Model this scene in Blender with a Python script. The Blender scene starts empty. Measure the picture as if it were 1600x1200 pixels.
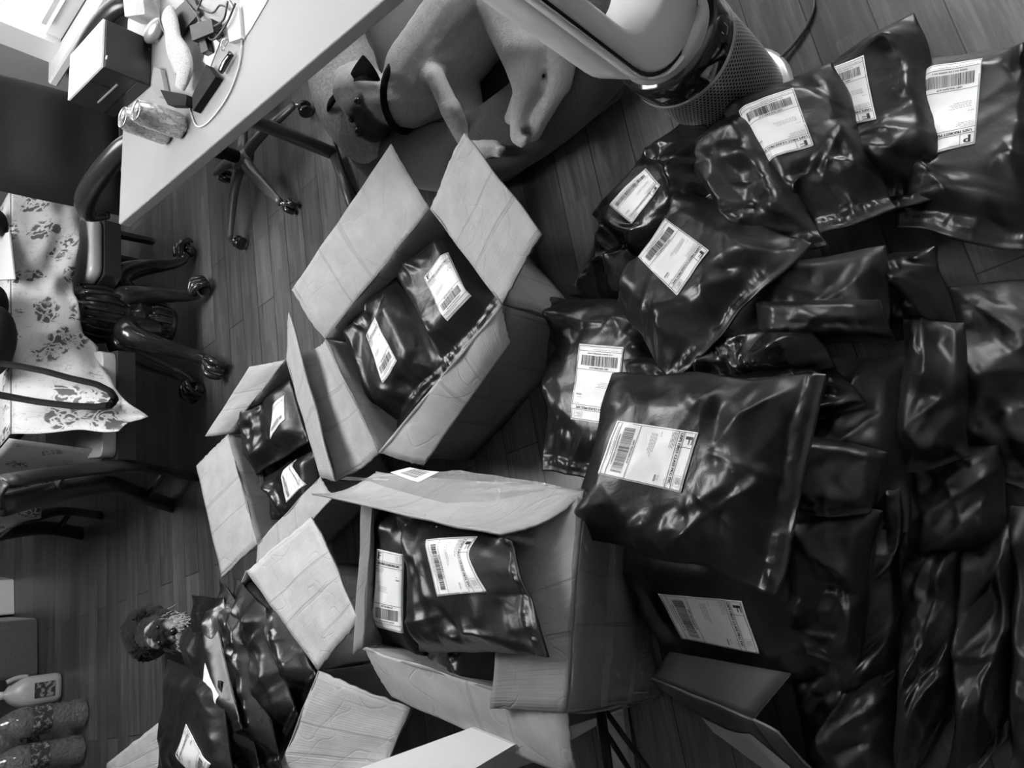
import bpy, math, random
import numpy as np
from mathutils import Vector, Matrix

# ---------------------------------------------------------------- camera
SC = bpy.context.scene
COL = SC.collection
FPX, CAMH = 1200.0, 1.55
_n = np.array([1100., 200., 1200.]); _n /= np.linalg.norm(_n)
_Z = -_n
_Y = np.array([0, 0, 1.]) - _n * _n[2]; _Y /= np.linalg.norm(_Y)
_X = np.cross(_Y, _Z)
RM = np.array([_X, _Y, _Z])            # camera axes (right, down, forward) -> world


def P(x, y, z=0.0):
    """point of the room that stands at height z in direction of (x, y)"""
    d = RM @ np.array([x - 800.0, y - 600.0, FPX])
    return np.array([0, 0, CAMH]) + d * ((z - CAMH) / d[2])


def Q(p):
    c = (np.asarray(p, float) - np.array([0, 0, CAMH])) @ RM
    return np.stack([800 + FPX * c[..., 0] / c[..., 2], 600 + FPX * c[..., 1] / c[..., 2]], -1)


cam_d = bpy.data.cameras.new('camera'); cam = bpy.data.objects.new('camera', cam_d); COL.objects.link(cam)
cam_d.sensor_width = 36; cam_d.lens = 36 * FPX / 1600; cam_d.clip_start = 0.02
cx, cy, cz = RM[:, 0], -RM[:, 1], -RM[:, 2]
cam.matrix_world = Matrix(((cx[0], cy[0], cz[0], 0), (cx[1], cy[1], cz[1], 0), (cx[2], cy[2], cz[2], CAMH), (0, 0, 0, 1)))
SC.camera = cam

# room axes: s to the window wall, t away from the camera
A27 = math.radians(27)
SV = np.array([math.cos(A27), math.sin(A27), 0]); TV = np.array([-math.sin(A27), math.cos(A27), 0])


def ST(s, t, z=0.0):
    return SV * s + TV * t + np.array([0, 0, z])


# ---------------------------------------------------------------- light
SC.view_settings.view_transform = 'Standard'; SC.view_settings.look = 'None'
SC.view_settings.gamma = 1; SC.view_settings.use_curve_mapping = False
SC.view_settings.exposure = 0.65
W = bpy.data.worlds.new('sky'); SC.world = W; W.use_nodes = True
W.node_tree.nodes['Background'].inputs[0].default_value = (1, 1, 1, 1)
W.node_tree.nodes['Background'].inputs[1].default_value = 1.6


def area(name, loc, direction, sx, sy, power):
    d = bpy.data.lights.new(name, 'AREA'); d.shape = 'RECTANGLE'; d.size = sx; d.size_y = sy; d.energy = power
    o = bpy.data.objects.new(name, d); COL.objects.link(o); o.location = loc
    o.rotation_euler = Vector(direction).to_track_quat('-Z', 'Y').to_euler()
    return o


SW = 2.85                                     # window wall
# daylight through the right wall: seen window, then an unseen one added for brightness
area('daylight_window_one', ST(SW + .12, 2.2, 1.41), -SV, 1.66, 1.7, 6)
area('added_window_light', ST(SW + .12, -0.35, 1.45), -SV, 1.38, 1.35, 78)
# unseen ceiling lamp, added to brighten the whole room
area('added_lamp_light', (.15, 2.7, 2.40), (0, 0, -1), 1.1, 1.1, 50)

# ---------------------------------------------------------------- materials
def g(v):
    return (v, v, v, 1)


def newmat(name, base=.2, rough=.5, metal=0., spec=.5, coat=0., trans=0., emit=0., alpha=1.):
    m = bpy.data.materials.new(name); m.use_nodes = True
    b = m.node_tree.nodes['Principled BSDF']; I = b.inputs
    I['Base Color'].default_value = g(base); I['Roughness'].default_value = rough; I['Metallic'].default_value = metal
    I['Specular IOR Level'].default_value = spec; I['Coat Weight'].default_value = coat
    I['Transmission Weight'].default_value = trans; I['Alpha'].default_value = alpha
    if emit:
        I['Emission Color'].default_value = g(1); I['Emission Strength'].default_value = emit
    return m


class NT:
    def __init__(s, m):
        s.m = m; s.t = m.node_tree; s.b = s.t.nodes['Principled BSDF']

    def n(s, k, **kw):
        o = s.t.nodes.new(k)
        for a, v in kw.items():
            setattr(o, a, v)
        return o

    def l(s, a, b):
        s.t.links.new(a, b)

    def coord(s, kind='Object', scale=(1, 1, 1), rot=0.):
        c = s.n('ShaderNodeTexCoord'); mp = s.n('ShaderNodeMapping')
        mp.inputs['Scale'].default_value = scale; mp.inputs['Rotation'].default_value = (0, 0, rot)
        s.l(c.outputs[kind], mp.inputs['Vector']); return mp.outputs[0]

    def noise(s, vec, scale, detail=3, rough=.5, dist=0.):
        o = s.n('ShaderNodeTexNoise'); o.inputs['Scale'].default_value = scale; o.inputs['Detail'].default_value = detail
        o.inputs['Roughness'].default_value = rough; o.inputs['Distortion'].default_value = dist
        s.l(vec, o.inputs['Vector']); return o.outputs[0]

    def ramp(s, f, stops):
        r = s.n('ShaderNodeValToRGB'); e = r.color_ramp.elements
        while len(e) < len(stops):
            e.new(.5)
        for i, (p, v) in enumerate(stops):
            e[i].position = p; e[i].color = g(v)
        s.l(f, r.inputs[0]); return r.outputs[0]

    def math(s, op, a, b=None, c=None):
        o = s.n('ShaderNodeMath', operation=op)
        for i, v in enumerate((a, b, c)):
            if v is None: continue
            if isinstance(v, (int, float)): o.inputs[i].default_value = v
            else: s.l(v, o.inputs[i])
        return o.outputs[0]

    def bump(s, h, strength=.3, dist=.01):
        o = s.n('ShaderNodeBump'); o.inputs['Strength'].default_value = strength; o.inputs['Distance'].default_value = dist
        s.l(h, o.inputs['Height']); s.l(o.outputs[0], s.b.inputs['Normal'])

    def base(s, c):
        s.l(c, s.b.inputs['Base Color'])

    def rough(s, c):
        s.l(c, s.b.inputs['Roughness'])


M = {}
def film(name, base, rough):
    m = newmat(name, base, rough, spec=.5); t = NT(m); v = t.coord()
    n = t.noise(v, 26, 4, .55, .6); t.bump(n, .25, .006)
    t.rough(t.ramp(t.noise(v, 9, 2), [(.3, rough - .05), (.7, rough + .08)])); return m
M['film'] = film('black_poly_film', .009, .35)
M['film_soft'] = film('black_poly_film_dull', .010, .42)
M['film_shiny'] = film('black_poly_film_shiny', .008, .26)
M['label'] = newmat('label_paper', .82, .45)
M['label_worn'] = newmat('worn_label_paper', .4, .6); _t0 = M['label_worn']
M['ink'] = newmat('black_ink', .02, .5)
M['ink_grey'] = newmat('grey_ink', .28, .5)

def card(name, base, lines=.5):
    m = newmat(name, base, .75, spec=.25); t = NT(m)
    uv = t.coord('UV'); uvs = t.coord('UV', (1, .02, 1))
    fine = t.noise(uvs, 260, 2); wide = t.noise(uvs, 42, 2)
    groove = t.ramp(wide, [(.36, 0.), (.40, 1.)])
    ww = t.n('ShaderNodeTexWave'); ww.inputs['Scale'].default_value = 38; t.l(uvs, ww.inputs['Vector'])
    mot = t.noise(uv, 14, 4, .6)
    col = t.ramp(mot, [(.25, base * .86), (.75, base * 1.1)])
    mx = t.n('ShaderNodeMixRGB', blend_type='MULTIPLY'); mx.inputs[0].default_value = .35
    t.l(col, mx.inputs[1]); t.l(t.ramp(groove, [(0, .62), (1, 1.)]), mx.inputs[2]); t.base(mx.outputs[0])
    h = t.math('ADD', t.math('MULTIPLY', groove, .8), t.math('MULTIPLY', fine, .5))
    h = t.math('ADD', h, t.math('MULTIPLY', ww.outputs['Fac'], .07)); h = t.math('ADD', h, t.math('MULTIPLY', mot, .8))
    ck = t.ramp(t.noise(uv, 7, 1, .5, .6), [(.485, 1.), (.5, 0.), (.515, 1.)]); h = t.math('ADD', h, t.math('MULTIPLY', ck, .5))
    t.bump(h, lines, .003); return m
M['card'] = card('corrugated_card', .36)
M['card_shaded'] = card('corrugated_card_shaded', .22)  # darker copy of the card: shade on box walls and flaps put into colour
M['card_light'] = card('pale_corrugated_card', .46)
M['card_edge'] = newmat('card_edge', .2, .9)
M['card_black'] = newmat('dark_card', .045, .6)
M['tape'] = newmat('clear_packing_tape', .3, .15, spec=.6); _t = NT(M['tape']); _t.bump(_t.noise(_t.coord(), 60, 4, .6, .8), .5, .006)
M['tape'].node_tree.nodes['Principled BSDF'].inputs['Alpha'].default_value = .45

def floor_mat():
    m = newmat('wood_floor', .06, .35, spec=.5); t = NT(m)
    v = t.coord('Object', (1, 1, 1), -A27)
    br = t.n('ShaderNodeTexBrick'); br.offset = .37; br.squash = 1
    for k, val in (('Scale', 1), ('Mortar Size', .0016), ('Mortar Smooth', .1), ('Brick Width', .95), ('Row Height', .118), ('Bias', 0.)):
        br.inputs[k].default_value = val
    br.inputs['Color1'].default_value = g(0); br.inputs['Color2'].default_value = g(1); br.inputs['Mortar'].default_value = g(.5)
    t.l(v, br.inputs['Vector'])
    # every plank is glued up of narrower strips
    b2 = t.n('ShaderNodeTexBrick'); b2.offset = .43
    for k, val in (('Scale', 1), ('Mortar Size', .0), ('Brick Width', .46), ('Row Height', .0393), ('Bias', 0.)):
        b2.inputs[k].default_value = val
    b2.inputs['Color1'].default_value = g(0); b2.inputs['Color2'].default_value = g(1); t.l(v, b2.inputs['Vector'])
    gm = t.n('ShaderNodeMapping'); gm.inputs['Scale'].default_value = (1.3, 22, 1); t.l(v, gm.inputs['Vector'])
    gr = t.noise(gm.outputs[0], 3, 6, .62, 1.2)
    f = t.math('ADD', t.math('MULTIPLY', br.outputs['Color'], .22), t.math('MULTIPLY', gr, .85))
    f = t.math('ADD', f, t.math('MULTIPLY', b2.outputs['Color'], .16))
    c = t.ramp(f, [(.2, .022), (.55, .062), (.9, .135)])
    mx = t.n('ShaderNodeMixRGB'); t.l(br.outputs['Fac'], mx.inputs[0]); t.l(c, mx.inputs[1]); mx.inputs[2].default_value = g(.008)
    t.base(mx.outputs[0]); t.rough(t.ramp(gr, [(.2, .28), (.8, .44)]))
    t.bump(t.math('SUBTRACT', t.math('MULTIPLY', gr, .15), br.outputs['Fac']), .3, .002); return m
M['floor'] = floor_mat()
M['wall'] = newmat('wall_paint', .26, .8); _t = NT(M['wall']); _t.bump(_t.noise(_t.coord(), 90, 3), .15, .002)
M['ceil'] = newmat('ceiling_paint', .7, .9)
M['white_paint'] = newmat('white_gloss_paint', .75, .35)
M['glass'] = newmat('window_glass', 1, 0, trans=1.); M['glass'].node_tree.nodes['Principled BSDF'].inputs['IOR'].default_value = 1.02
M['blind'] = newmat('blind_slat', .72, .5)
M['desk'] = newmat('white_laminate', .26, .35); _t = NT(M['desk']); _t.bump(_t.noise(_t.coord(), 350, 2), .08, .001)
M['leather'] = newmat('black_leather', .008, .7, spec=.2); _t = NT(M['leather']); _t.bump(_t.noise(_t.coord(), 130, 4), .25, .002)
M['arm'] = newmat('chair_arm_leather', .02, .25); _t = NT(M['arm']); _t.bump(_t.noise(_t.coord(), 60, 3), .1, .002)
M['black_plastic'] = newmat('black_plastic', .008, .4, spec=.35)
M['black_gloss'] = newmat('black_gloss_plastic', .012, .1, coat=.5)
M['grey_metal'] = newmat('grey_painted_metal', .09, .35, metal=.3)
M['chrome'] = newmat('brushed_steel', .5, .25, metal=1.)
M['alu'] = newmat('can_aluminium', .62, .22, metal=.9)
M['dark_wood'] = newmat('dark_polished_wood', .014, .22, coat=.4)
_t = NT(M['dark_wood']); _t.base(_t.ramp(_t.noise(_t.coord('Object', (1, 1, .15)), 30, 4), [(.3, .009), (.7, .024)]))
M['rail_wood'] = newmat('dark_satin_wood', .022, .4)
M['vinyl'] = newmat('pale_seat_vinyl', .34, .18); M['strap'] = newmat('black_webbing', .005, .8, spec=.2)
M['white_plastic'] = newmat('white_plastic', .74, .25)
M['silver_plastic'] = newmat('silver_plastic', .42, .3, metal=.5)
M['cordm'] = newmat('grey_cable', .05, .45)
M['white_cable'] = newmat('white_cable', .55, .4)

def plush(name, base, sc=120, st=.9):
    m = newmat(name, base, .95, spec=.1); t = NT(m); v = t.coord()
    n = t.noise(v, sc, 5, .7); t.base(t.ramp(n, [(.3, base * .6), (.7, base * 1.3)])); t.bump(n, st, .006)
    m.node_tree.nodes['Principled BSDF'].inputs['Sheen Weight'].default_value = .3
    return m
M['plush'] = plush('grey_plush', .42, 90, 1.); M['suede'] = plush('dark_suede', .12, 200, .3); M['bedside'] = plush('grey_bed_fabric', .10, 220, .3)
M['sock'] = plush('white_sock_knit', .42, 260, .5); M['ottoman'] = plush('grey_ottoman_fabric', .11, 200, .2)
M['paper'] = newmat('white_paper', .45, .7)

def fur(name, light, dark, sc=55):
    m = newmat(name, light, .7, spec=.25); t = NT(m)
    a = t.n('ShaderNodeAttribute', attribute_name='coat')
    n = t.noise(t.coord('Object', (1, 1, 3)), sc, 5, .7, 1.5)
    mx = t.n('ShaderNodeMixRGB'); t.l(a.outputs['Fac'], mx.inputs[0]); mx.inputs[1].default_value = g(light); mx.inputs[2].default_value = g(dark)
    m2 = t.n('ShaderNodeMixRGB', blend_type='MULTIPLY'); m2.inputs[0].default_value = .6; t.l(mx.outputs[0], m2.inputs[1])
    t.l(t.ramp(n, [(.25, .7), (.75, 1.15)]), m2.inputs[2]); t.base(m2.outputs[0]); t.bump(n, .8, .006)
    m.node_tree.nodes['Principled BSDF'].inputs['Sheen Weight'].default_value = .1
    return m
M['tan_fur'] = fur('short_tan_fur', .62, .012); M['terrier_fur'] = fur('shaggy_terrier_fur', .45, .012, 38)
M['dark_fur'] = newmat('black_fur', .01, .85, spec=.15); _t = NT(M['dark_fur']); _t.bump(_t.noise(_t.coord(), 70, 5, .7), .7, .006)
M['eye'] = newmat('dog_eye', .006, .05, coat=1)

def floral():
    m = newmat('floral_tablecloth', .55, .6); t = NT(m); v = t.coord('UV')
    vo = t.n('ShaderNodeTexVoronoi'); vo.inputs['Scale'].default_value = 9; vo.inputs['Randomness'].default_value = .85
    wv = t.n('ShaderNodeVectorMath', operation='ADD'); nz = t.n('ShaderNodeTexNoise'); nz.inputs['Scale'].default_value = 22; nz.inputs['Detail'].default_value = 4
    t.l(v, nz.inputs['Vector']); sc = t.n('ShaderNodeVectorMath', operation='SCALE'); sc.inputs['Scale'].default_value = .085
    t.l(nz.outputs['Color'], sc.inputs[0]); t.l(v, wv.inputs[0]); t.l(sc.outputs[0], wv.inputs[1]); t.l(wv.outputs[0], vo.inputs['Vector'])
    blob = t.ramp(vo.outputs['Distance'], [(.36, 1.), (.44, 0.)])
    leaf = t.n('ShaderNodeTexVoronoi', feature='DISTANCE_TO_EDGE'); leaf.inputs['Scale'].default_value = 34; t.l(wv.outputs[0], leaf.inputs['Vector'])
    lf = t.math('MULTIPLY', blob, t.ramp(leaf.outputs['Distance'], [(.08, 0.), (.16, 1.)]))
    st = t.noise(v, 16, 2, .5, 1.5); stem = t.ramp(st, [(.487, 0.), (.497, .45), (.51, 0.)])
    f = t.math('MAXIMUM', lf, stem)
    mx = t.n('ShaderNodeMixRGB'); t.l(f, mx.inputs[0]); mx.inputs[1].default_value = g(.37); mx.inputs[2].default_value = g(.05)
    t.base(mx.outputs[0]); return m
M['floral'] = floral()

def perf():
    m = newmat('perforated_grey_shell', .2, .35, metal=.6); t = NT(m)
    v = t.coord('UV', (1, 1, 1)); vo = t.n('ShaderNodeTexVoronoi'); vo.inputs['Scale'].default_value = 1; vo.inputs['Randomness'].default_value = 0.
    sx = t.n('ShaderNodeSeparateXYZ'); t.l(v, sx.inputs[0])
    row = t.math('FLOOR', sx.outputs[1]); odd = t.math('MULTIPLY', t.math('MODULO', row, 2.), .5)
    cb = t.n('ShaderNodeCombineXYZ'); t.l(t.math('SUBTRACT', t.math('FRACT', t.math('ADD', sx.outputs[0], odd)), .5), cb.inputs[0])
    t.l(t.math('SUBTRACT', t.math('FRACT', sx.outputs[1]), .5), cb.inputs[1])
    ln = t.n('ShaderNodeVectorMath', operation='LENGTH'); t.l(cb.outputs[0], ln.inputs[0])
    r = t.ramp(ln.outputs['Value'], [(.3, .012), (.36, .42)]); t.base(r)
    t.bump(r, .6, .003); return m
M['perf'] = perf()
M['clear'] = newmat('clear_bottle_plastic', .6, .1, trans=.8, spec=1., coat=1.); _t = NT(M['clear']); _t.bump(_t.noise(_t.coord(), 32, 2, .5, 1.6), 1., .03); M['clear'].node_tree.nodes['Principled BSDF'].inputs['IOR'].default_value = 1.2
M['milk'] = newmat('translucent_jug_plastic', .45, .35)
M['band'] = newmat('printed_label_band', .07, .4); _t = NT(M['band'])
_t.base(_t.ramp(_t.noise(_t.coord(), 60, 3), [(.5, .04), (.62, .3)]))
M['cap'] = newmat('white_bottle_cap', .6, .35)
M['canprint'] = newmat('can_printed_side', .4, .3, metal=.6); _t = NT(M['canprint'])
_t.base(_t.ramp(_t.noise(_t.coord('Object', (1, 1, .6)), 75, 3, .6), [(.44, .62), (.5, .25), (.56, .5)]))

# ---------------------------------------------------------------- mesh helpers
WL = {}                                       # world location of a root


def tag(o, label=None, cat=None, group=None, kind=None):
    if label: o['label'] = label
    if cat: o['category'] = cat
    if group: o['group'] = group
    if kind: o['kind'] = kind
    return o


def mesh_obj(name, V, Fc, mats, parent=None, smooth=True, uv=None, mi=None, origin=None, attr=None):
    V = np.asarray(V, float)
    if parent is not None:
        o0 = WL[parent.name]
    else:
        o0 = np.array(origin) if origin is not None else np.array([(V[:, 0].min() + V[:, 0].max()) / 2, (V[:, 1].min() + V[:, 1].max()) / 2, V[:, 2].min()])
    me = bpy.data.meshes.new(name)
    me.from_pydata((V - o0).tolist(), [], Fc if isinstance(Fc, list) else Fc.tolist())
    for m in (mats if isinstance(mats, (list, tuple)) else [mats]):
        me.materials.append(m if not isinstance(m, str) else M[m])
    if uv is not None:
        ul = me.uv_layers.new(name='UVMap'); vi = np.zeros(len(me.loops), int); me.loops.foreach_get('vertex_index', vi)
        ul.data.foreach_set('uv', np.asarray(uv)[vi].astype(float).ravel())
    if mi is not None:
        me.polygons.foreach_set('material_index', np.asarray(mi, int))
    if attr is not None:
        a = me.attributes.new('coat', 'FLOAT', 'POINT'); a.data.foreach_set('value', np.asarray(attr, float))
    if smooth: me.shade_smooth()
    me.update()
    o = bpy.data.objects.new(name, me); COL.objects.link(o)
    if parent is not None:
        o.parent = parent
    else:
        o.location = o0
    WL[o.name] = o0
    return o


def empty(name, loc, label=None, cat=None, group=None, kind=None):
    o = bpy.data.objects.new(name, None); COL.objects.link(o); o.location = loc; o.empty_display_size = .05
    WL[o.name] = np.array(loc, float); return tag(o, label, cat, group, kind)


class MB:
    def __init__(s):
        s.v = []; s.f = []; s.u = []; s.n = 0

    def add(s, v, f, uv=None):
        v = np.asarray(v, float)
        s.v.append(v); s.f += [[i + s.n for i in q] for q in f]; s.n += len(v)
        s.u.append(np.asarray(uv, float) if uv is not None else v[:, :2].copy())
        return s

    def box(s, c, size, ax=None, ang=0., bev=0.):
        c = np.asarray(c, float); h = np.asarray(size, float) / 2
        if ax is None:
            ca, sa = math.cos(ang), math.sin(ang); ax = np.array([[ca, sa, 0], [-sa, ca, 0], [0, 0, 1]])
        b = min(bev, h.min() * .95)
        if b <= 0:
            v = [[x, y, z] for x in (-1, 1) for y in (-1, 1) for z in (-1, 1)]
            v = np.array(v) * h
            f = [[0, 1, 3, 2], [4, 6, 7, 5], [0, 4, 5, 1], [2, 3, 7, 6], [0, 2, 6, 4], [1, 5, 7, 3]]
        else:                                  # three vertices a corner, chamfered
            v = []
            idx = {}
            for i, x in enumerate((-1, 1)):
                for j, y in enumerate((-1, 1)):
                    for k, z in enumerate((-1, 1)):
                        for a in range(3):
                            p = np.array([x, y, z]) * (h - b); p[a] += (x, y, z)[a] * b
                            idx[(i, j, k, a)] = len(v); v.append(p)
            v = np.array(v); f = []
            for a in range(3):
                o1, o2 = (a + 1) % 3, (a + 2) % 3
                for side in (0, 1):
                    q = []
                    for (p1, p2) in ((0, 0), (1, 0), (1, 1), (0, 1)):
                        k = [0, 0, 0]; k[a] = side; k[o1] = p1; k[o2] = p2; q.append(idx[(*k, a)])
                    f.append(q if side else q[::-1])
                for s1 in (0, 1):
                    for s2 in (0, 1):          # chamfer along axis a between faces o1,o2
                        k0 = [0, 0, 0]; k0[o1] = s1; k0[o2] = s2; k1 = list(k0); k1[a] = 1
                        q = [idx[(*k0, o1)], idx[(*k1, o1)], idx[(*k1, o2)], idx[(*k0, o2)]]
                        f.append(q if s1 != s2 else q[::-1])
            for i in (0, 1):
                for j in (0, 1):
                    for k in (0, 1):
                        q = [idx[(i, j, k, 0)], idx[(i, j, k, 1)], idx[(i, j, k, 2)]]
                        f.append(q if (i + j + k) % 2 else q[::-1])
        return s.add(c + v @ np.asarray(ax), f)

    def tube(s, path, r, n=12, smooth=4, caps=True, flat=None):
        p = np.asarray(path, float); r = np.broadcast_to(np.asarray(r, float), (len(p),)).copy()
        if smooth > 1 and len(p) > 2:
            pp = np.vstack([2 * p[0] - p[1], p, 2 * p[-1] - p[-2]]); o = []; ro = []
            for i in range(len(p) - 1):
                a, b, c, d = pp[i:i + 4]
                for k in range(smooth):
                    t = k / smooth
                    o.append(.5 * ((2 * b) + (-a + c) * t + (2 * a - 5 * b + 4 * c - d) * t * t + (-a + 3 * b - 3 * c + d) * t ** 3))
                    ro.append(r[i] * (1 - t) + r[i + 1] * t)
            o.append(p[-1]); ro.append(r[-1]); p = np.array(o); r = np.array(ro)
        T = np.gradient(p, axis=0); T /= np.linalg.norm(T, axis=1)[:, None] + 1e-12
        up = np.array([0, 0, 1.]) if abs(T[0][2]) < .9 else np.array([1., 0, 0])
        a = np.cross(T[0], up); a /= np.linalg.norm(a); V = []
        L = 0; UV = []
        for i in range(len(p)):
            a = a - T[i] * a.dot(T[i]); a /= np.linalg.norm(a); b = np.cross(T[i], a)
            if i: L += np.linalg.norm(p[i] - p[i - 1])
            ra = r[i]; rb = r[i] * (flat if flat else 1)
            for k in range(n):
                th = 2 * math.pi * k / n; V.append(p[i] + a * math.cos(th) * ra + b * math.sin(th) * rb); UV.append((k / n, L))
        f = []
        for i in range(len(p) - 1):
            for k in range(n):
                k2 = (k + 1) % n; f.append([i * n + k, i * n + k2, (i + 1) * n + k2, (i + 1) * n + k])
        if caps:
            f.append(list(range(n))[::-1]); f.append([(len(p) - 1) * n + k for k in range(n)])
        return s.add(V, f, UV)

    def lathe(s, prof, o, n=40, axis=None, uvs=(1, 1)):
        """prof: (radius, height) pairs about a vertical axis (or the given one)"""
        o = np.asarray(o, float); az = np.array([0, 0, 1.]) if axis is None else np.asarray(axis, float) / np.linalg.norm(axis)
        t = np.array([1., 0, 0]) if abs(az[0]) < .9 else np.array([0, 1., 0])
        ax = np.cross(t, az); ax /= np.linalg.norm(ax); ay = np.cross(az, ax); V = []; UV = []
        m = n + 1
        for (r, h) in prof:
            for k in range(m):
                th = 2 * math.pi * k / n; V.append(o + az * h + (ax * math.cos(th) + ay * math.sin(th)) * r); UV.append((k / n * uvs[0], h * uvs[1]))
        f = []
        for i in range(len(prof) - 1):
            for k in range(n):
                f.append([i * m + k, i * m + k + 1, (i + 1) * m + k + 1, (i + 1) * m + k])
        return s.add(V, f, UV)

    def prism(s, poly, z0, z1):
        poly = np.asarray(poly, float)[:, :2]; n = len(poly)
        V = [(x, y, z0) for x, y in poly] + [(x, y, z1) for x, y in poly]
        area2 = sum(poly[i][0] * poly[(i + 1) % n][1] - poly[(i + 1) % n][0] * poly[i][1] for i in range(n))
        f = [list(range(n))[::-1], list(range(n, 2 * n))] + [[i, (i + 1) % n, n + (i + 1) % n, n + i] for i in range(n)]
        if area2 < 0: f = [q[::-1] for q in f]
        return s.add(V, f)

    def ball(s, c, r, n=14, sc=(1, 1, 1), ax=None):
        V = []; f = []
        for i in range(n + 1):
            ph = math.pi * i / n
            for k in range(n * 2):
                th = math.pi * k / n; V.append((math.sin(ph) * math.cos(th), math.sin(ph) * math.sin(th), math.cos(ph)))
        m = 2 * n
        for i in range(n):
            for k in range(m):
                f.append([i * m + k, (i + 1) * m + k, (i + 1) * m + (k + 1) % m, i * m + (k + 1) % m])
        V = np.array(V) * r * np.array(sc)
        if ax is not None: V = V @ np.asarray(ax)
        return s.add(np.asarray(c) + V, f)

    def build(s, name, mat, parent=None, smooth=True, **kw):
        return mesh_obj(name, np.vstack(s.v), s.f, mat, parent, smooth, uv=np.vstack(s.u), **kw)


# noise on arrays ---------------------------------------------------------
def perlin(x, y, seed=0):
    xi = np.floor(x).astype(int); yi = np.floor(y).astype(int); xf = x - xi; yf = y - yi
    def gr(a, b):
        h = (a * 374761393 + b * 668265263 + seed * 974634777) & 0xffffffff
        h = ((h ^ (h >> 13)) * 1274126177) & 0xffffffff; h = h ^ (h >> 16)
        t = (h % 3600) / 3600 * 2 * np.pi; return np.cos(t), np.sin(t)
    u = xf ** 3 * (xf * (xf * 6 - 15) + 10); v = yf ** 3 * (yf * (yf * 6 - 15) + 10)
    r = []
    for dx in (0, 1):
        for dy in (0, 1):
            a, b = gr(xi + dx, yi + dy); r.append(a * (xf - dx) + b * (yf - dy))
    return (r[0] * (1 - u) + r[2] * u) * (1 - v) + (r[1] * (1 - u) + r[3] * u) * v


def sstep(a, b, x):
    t = np.clip((x - a) / (b - a), 0, 1); return t * t * (3 - 2 * t)


def text_geo(s):
    cu = bpy.data.curves.new('t', 'FONT'); cu.body = s; cu.size = 1; cu.align_x = 'CENTER'; cu.align_y = 'CENTER'; cu.resolution_u = 2
    o = bpy.data.objects.new('t', cu); COL.objects.link(o)
    dg = bpy.context.evaluated_depsgraph_get(); me = bpy.data.meshes.new_from_object(o.evaluated_get(dg))
    V = np.array([v.co[:2] for v in me.vertices]); F = [list(p.vertices) for p in me.polygons]
    bpy.data.objects.remove(o); bpy.data.curves.remove(cu); bpy.data.meshes.remove(me)
    return V, F


TXT = {}
def text(s):
    if s not in TXT: TXT[s] = text_geo(s)
    return TXT[s]


def label_art(kind, seed):
    """print of a shipping label in (a, b): a across the 4 inch side, b down the 6 inch side"""
    rng = random.Random(seed); V = []; F = []; mi = []
    def quad(a0, b0, a1, b1, m=0, na=1, nb=1):
        k = len(V)
        for j in range(nb + 1):
            for i in range(na + 1):
                V.append((a0 + (a1 - a0) * i / na, b0 + (b1 - b0) * j / nb))
        for j in range(nb):
            for i in range(na):
                q = k + j * (na + 1) + i; F.append([q, q + 1, q + na + 2, q + na + 1]); mi.append(m)
    def txt(s, a, b, size, width=None, m=0, bold=0):
        tv, tf = text(s); w = tv[:, 0].max() - tv[:, 0].min()
        sx = size if width is None else width / w
        for off in ([0] if not bold else [-bold, 0, bold]):
            k = len(V)
            for x, y in tv: V.append((a + x * sx + off, b - y * size / 1.5))
            for q in tf: F.append([i + k for i in q]); mi.append(m)
    LW = .008
    def hl(b, a0=.0, a1=1.): quad(a0, b, a1, b + LW * .7, 0, 16, 1)
    def vl(a, b0, b1): quad(a, b0, a + LW, b1, 0, 1, 4)
    hl(.018, .02, .98); vl(.02, .02, .975); vl(.975, .02, .975); hl(.972, .02, .98)
    hl(.135, .02, .98); vl(.27, .02, .135); hl(.2, .02, .98); hl(.665, .02, .98); hl(.91, .02, .98)
    txt(kind, .145, .079, .18, .11, 0, .010)
    for e in ((.74, .04, .92, .043), (.74, .115, .92, .118)): quad(*e, 1)
    for e in ((.74, .04, .745, .118), (.915, .04, .92, .118)): quad(*e, 1)
    for i in range(4): quad(.77, .052 + i * .014, .77 + rng.uniform(.08, .12), .057 + i * .014, 1)
    txt('USPS FIRST-CLASS PKG SVC' if kind == 'F' else 'USPS PRIORITY MAIL', .48 if kind == 'F' else .42, .169, .066, .86 if kind == 'F' else .68, 0, .004)
    def para(a, b, n, w, dh=.017, m=1):
        for i in range(n):
            x = a
            end = a + w * rng.uniform(.7, 1)
            while x < end:
                l = rng.uniform(.02, .06); quad(x, b + i * dh, min(x + l, end), b + i * dh + .006, m); x += l + .012
    para(.05, .22, 4, .32); para(.84, .22, 1, .1); para(.8, .30, 1, .1)
    quad(.80, .33, .92, .348, 1); para(.07, .40, 1, .1); para(.12, .45, 4, .42, .02)
    txt('USPS TRACKING # EP', .5, .695, .045, .42, 0, .002)
    x = .1
    while x < .9:
        w = rng.choice([.004, .004, .008, .012]); quad(x, .72, x + w, .855, 0, 1, 6); x += w + rng.choice([.004, .006, .009])
    a = .22
    while a < .78: quad(a, .876, a + .014, .888, 0); a += .02 if rng.random() > .2 else .034
    para(.1, .932, 1, .6)
    return np.array(V), F, mi


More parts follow.
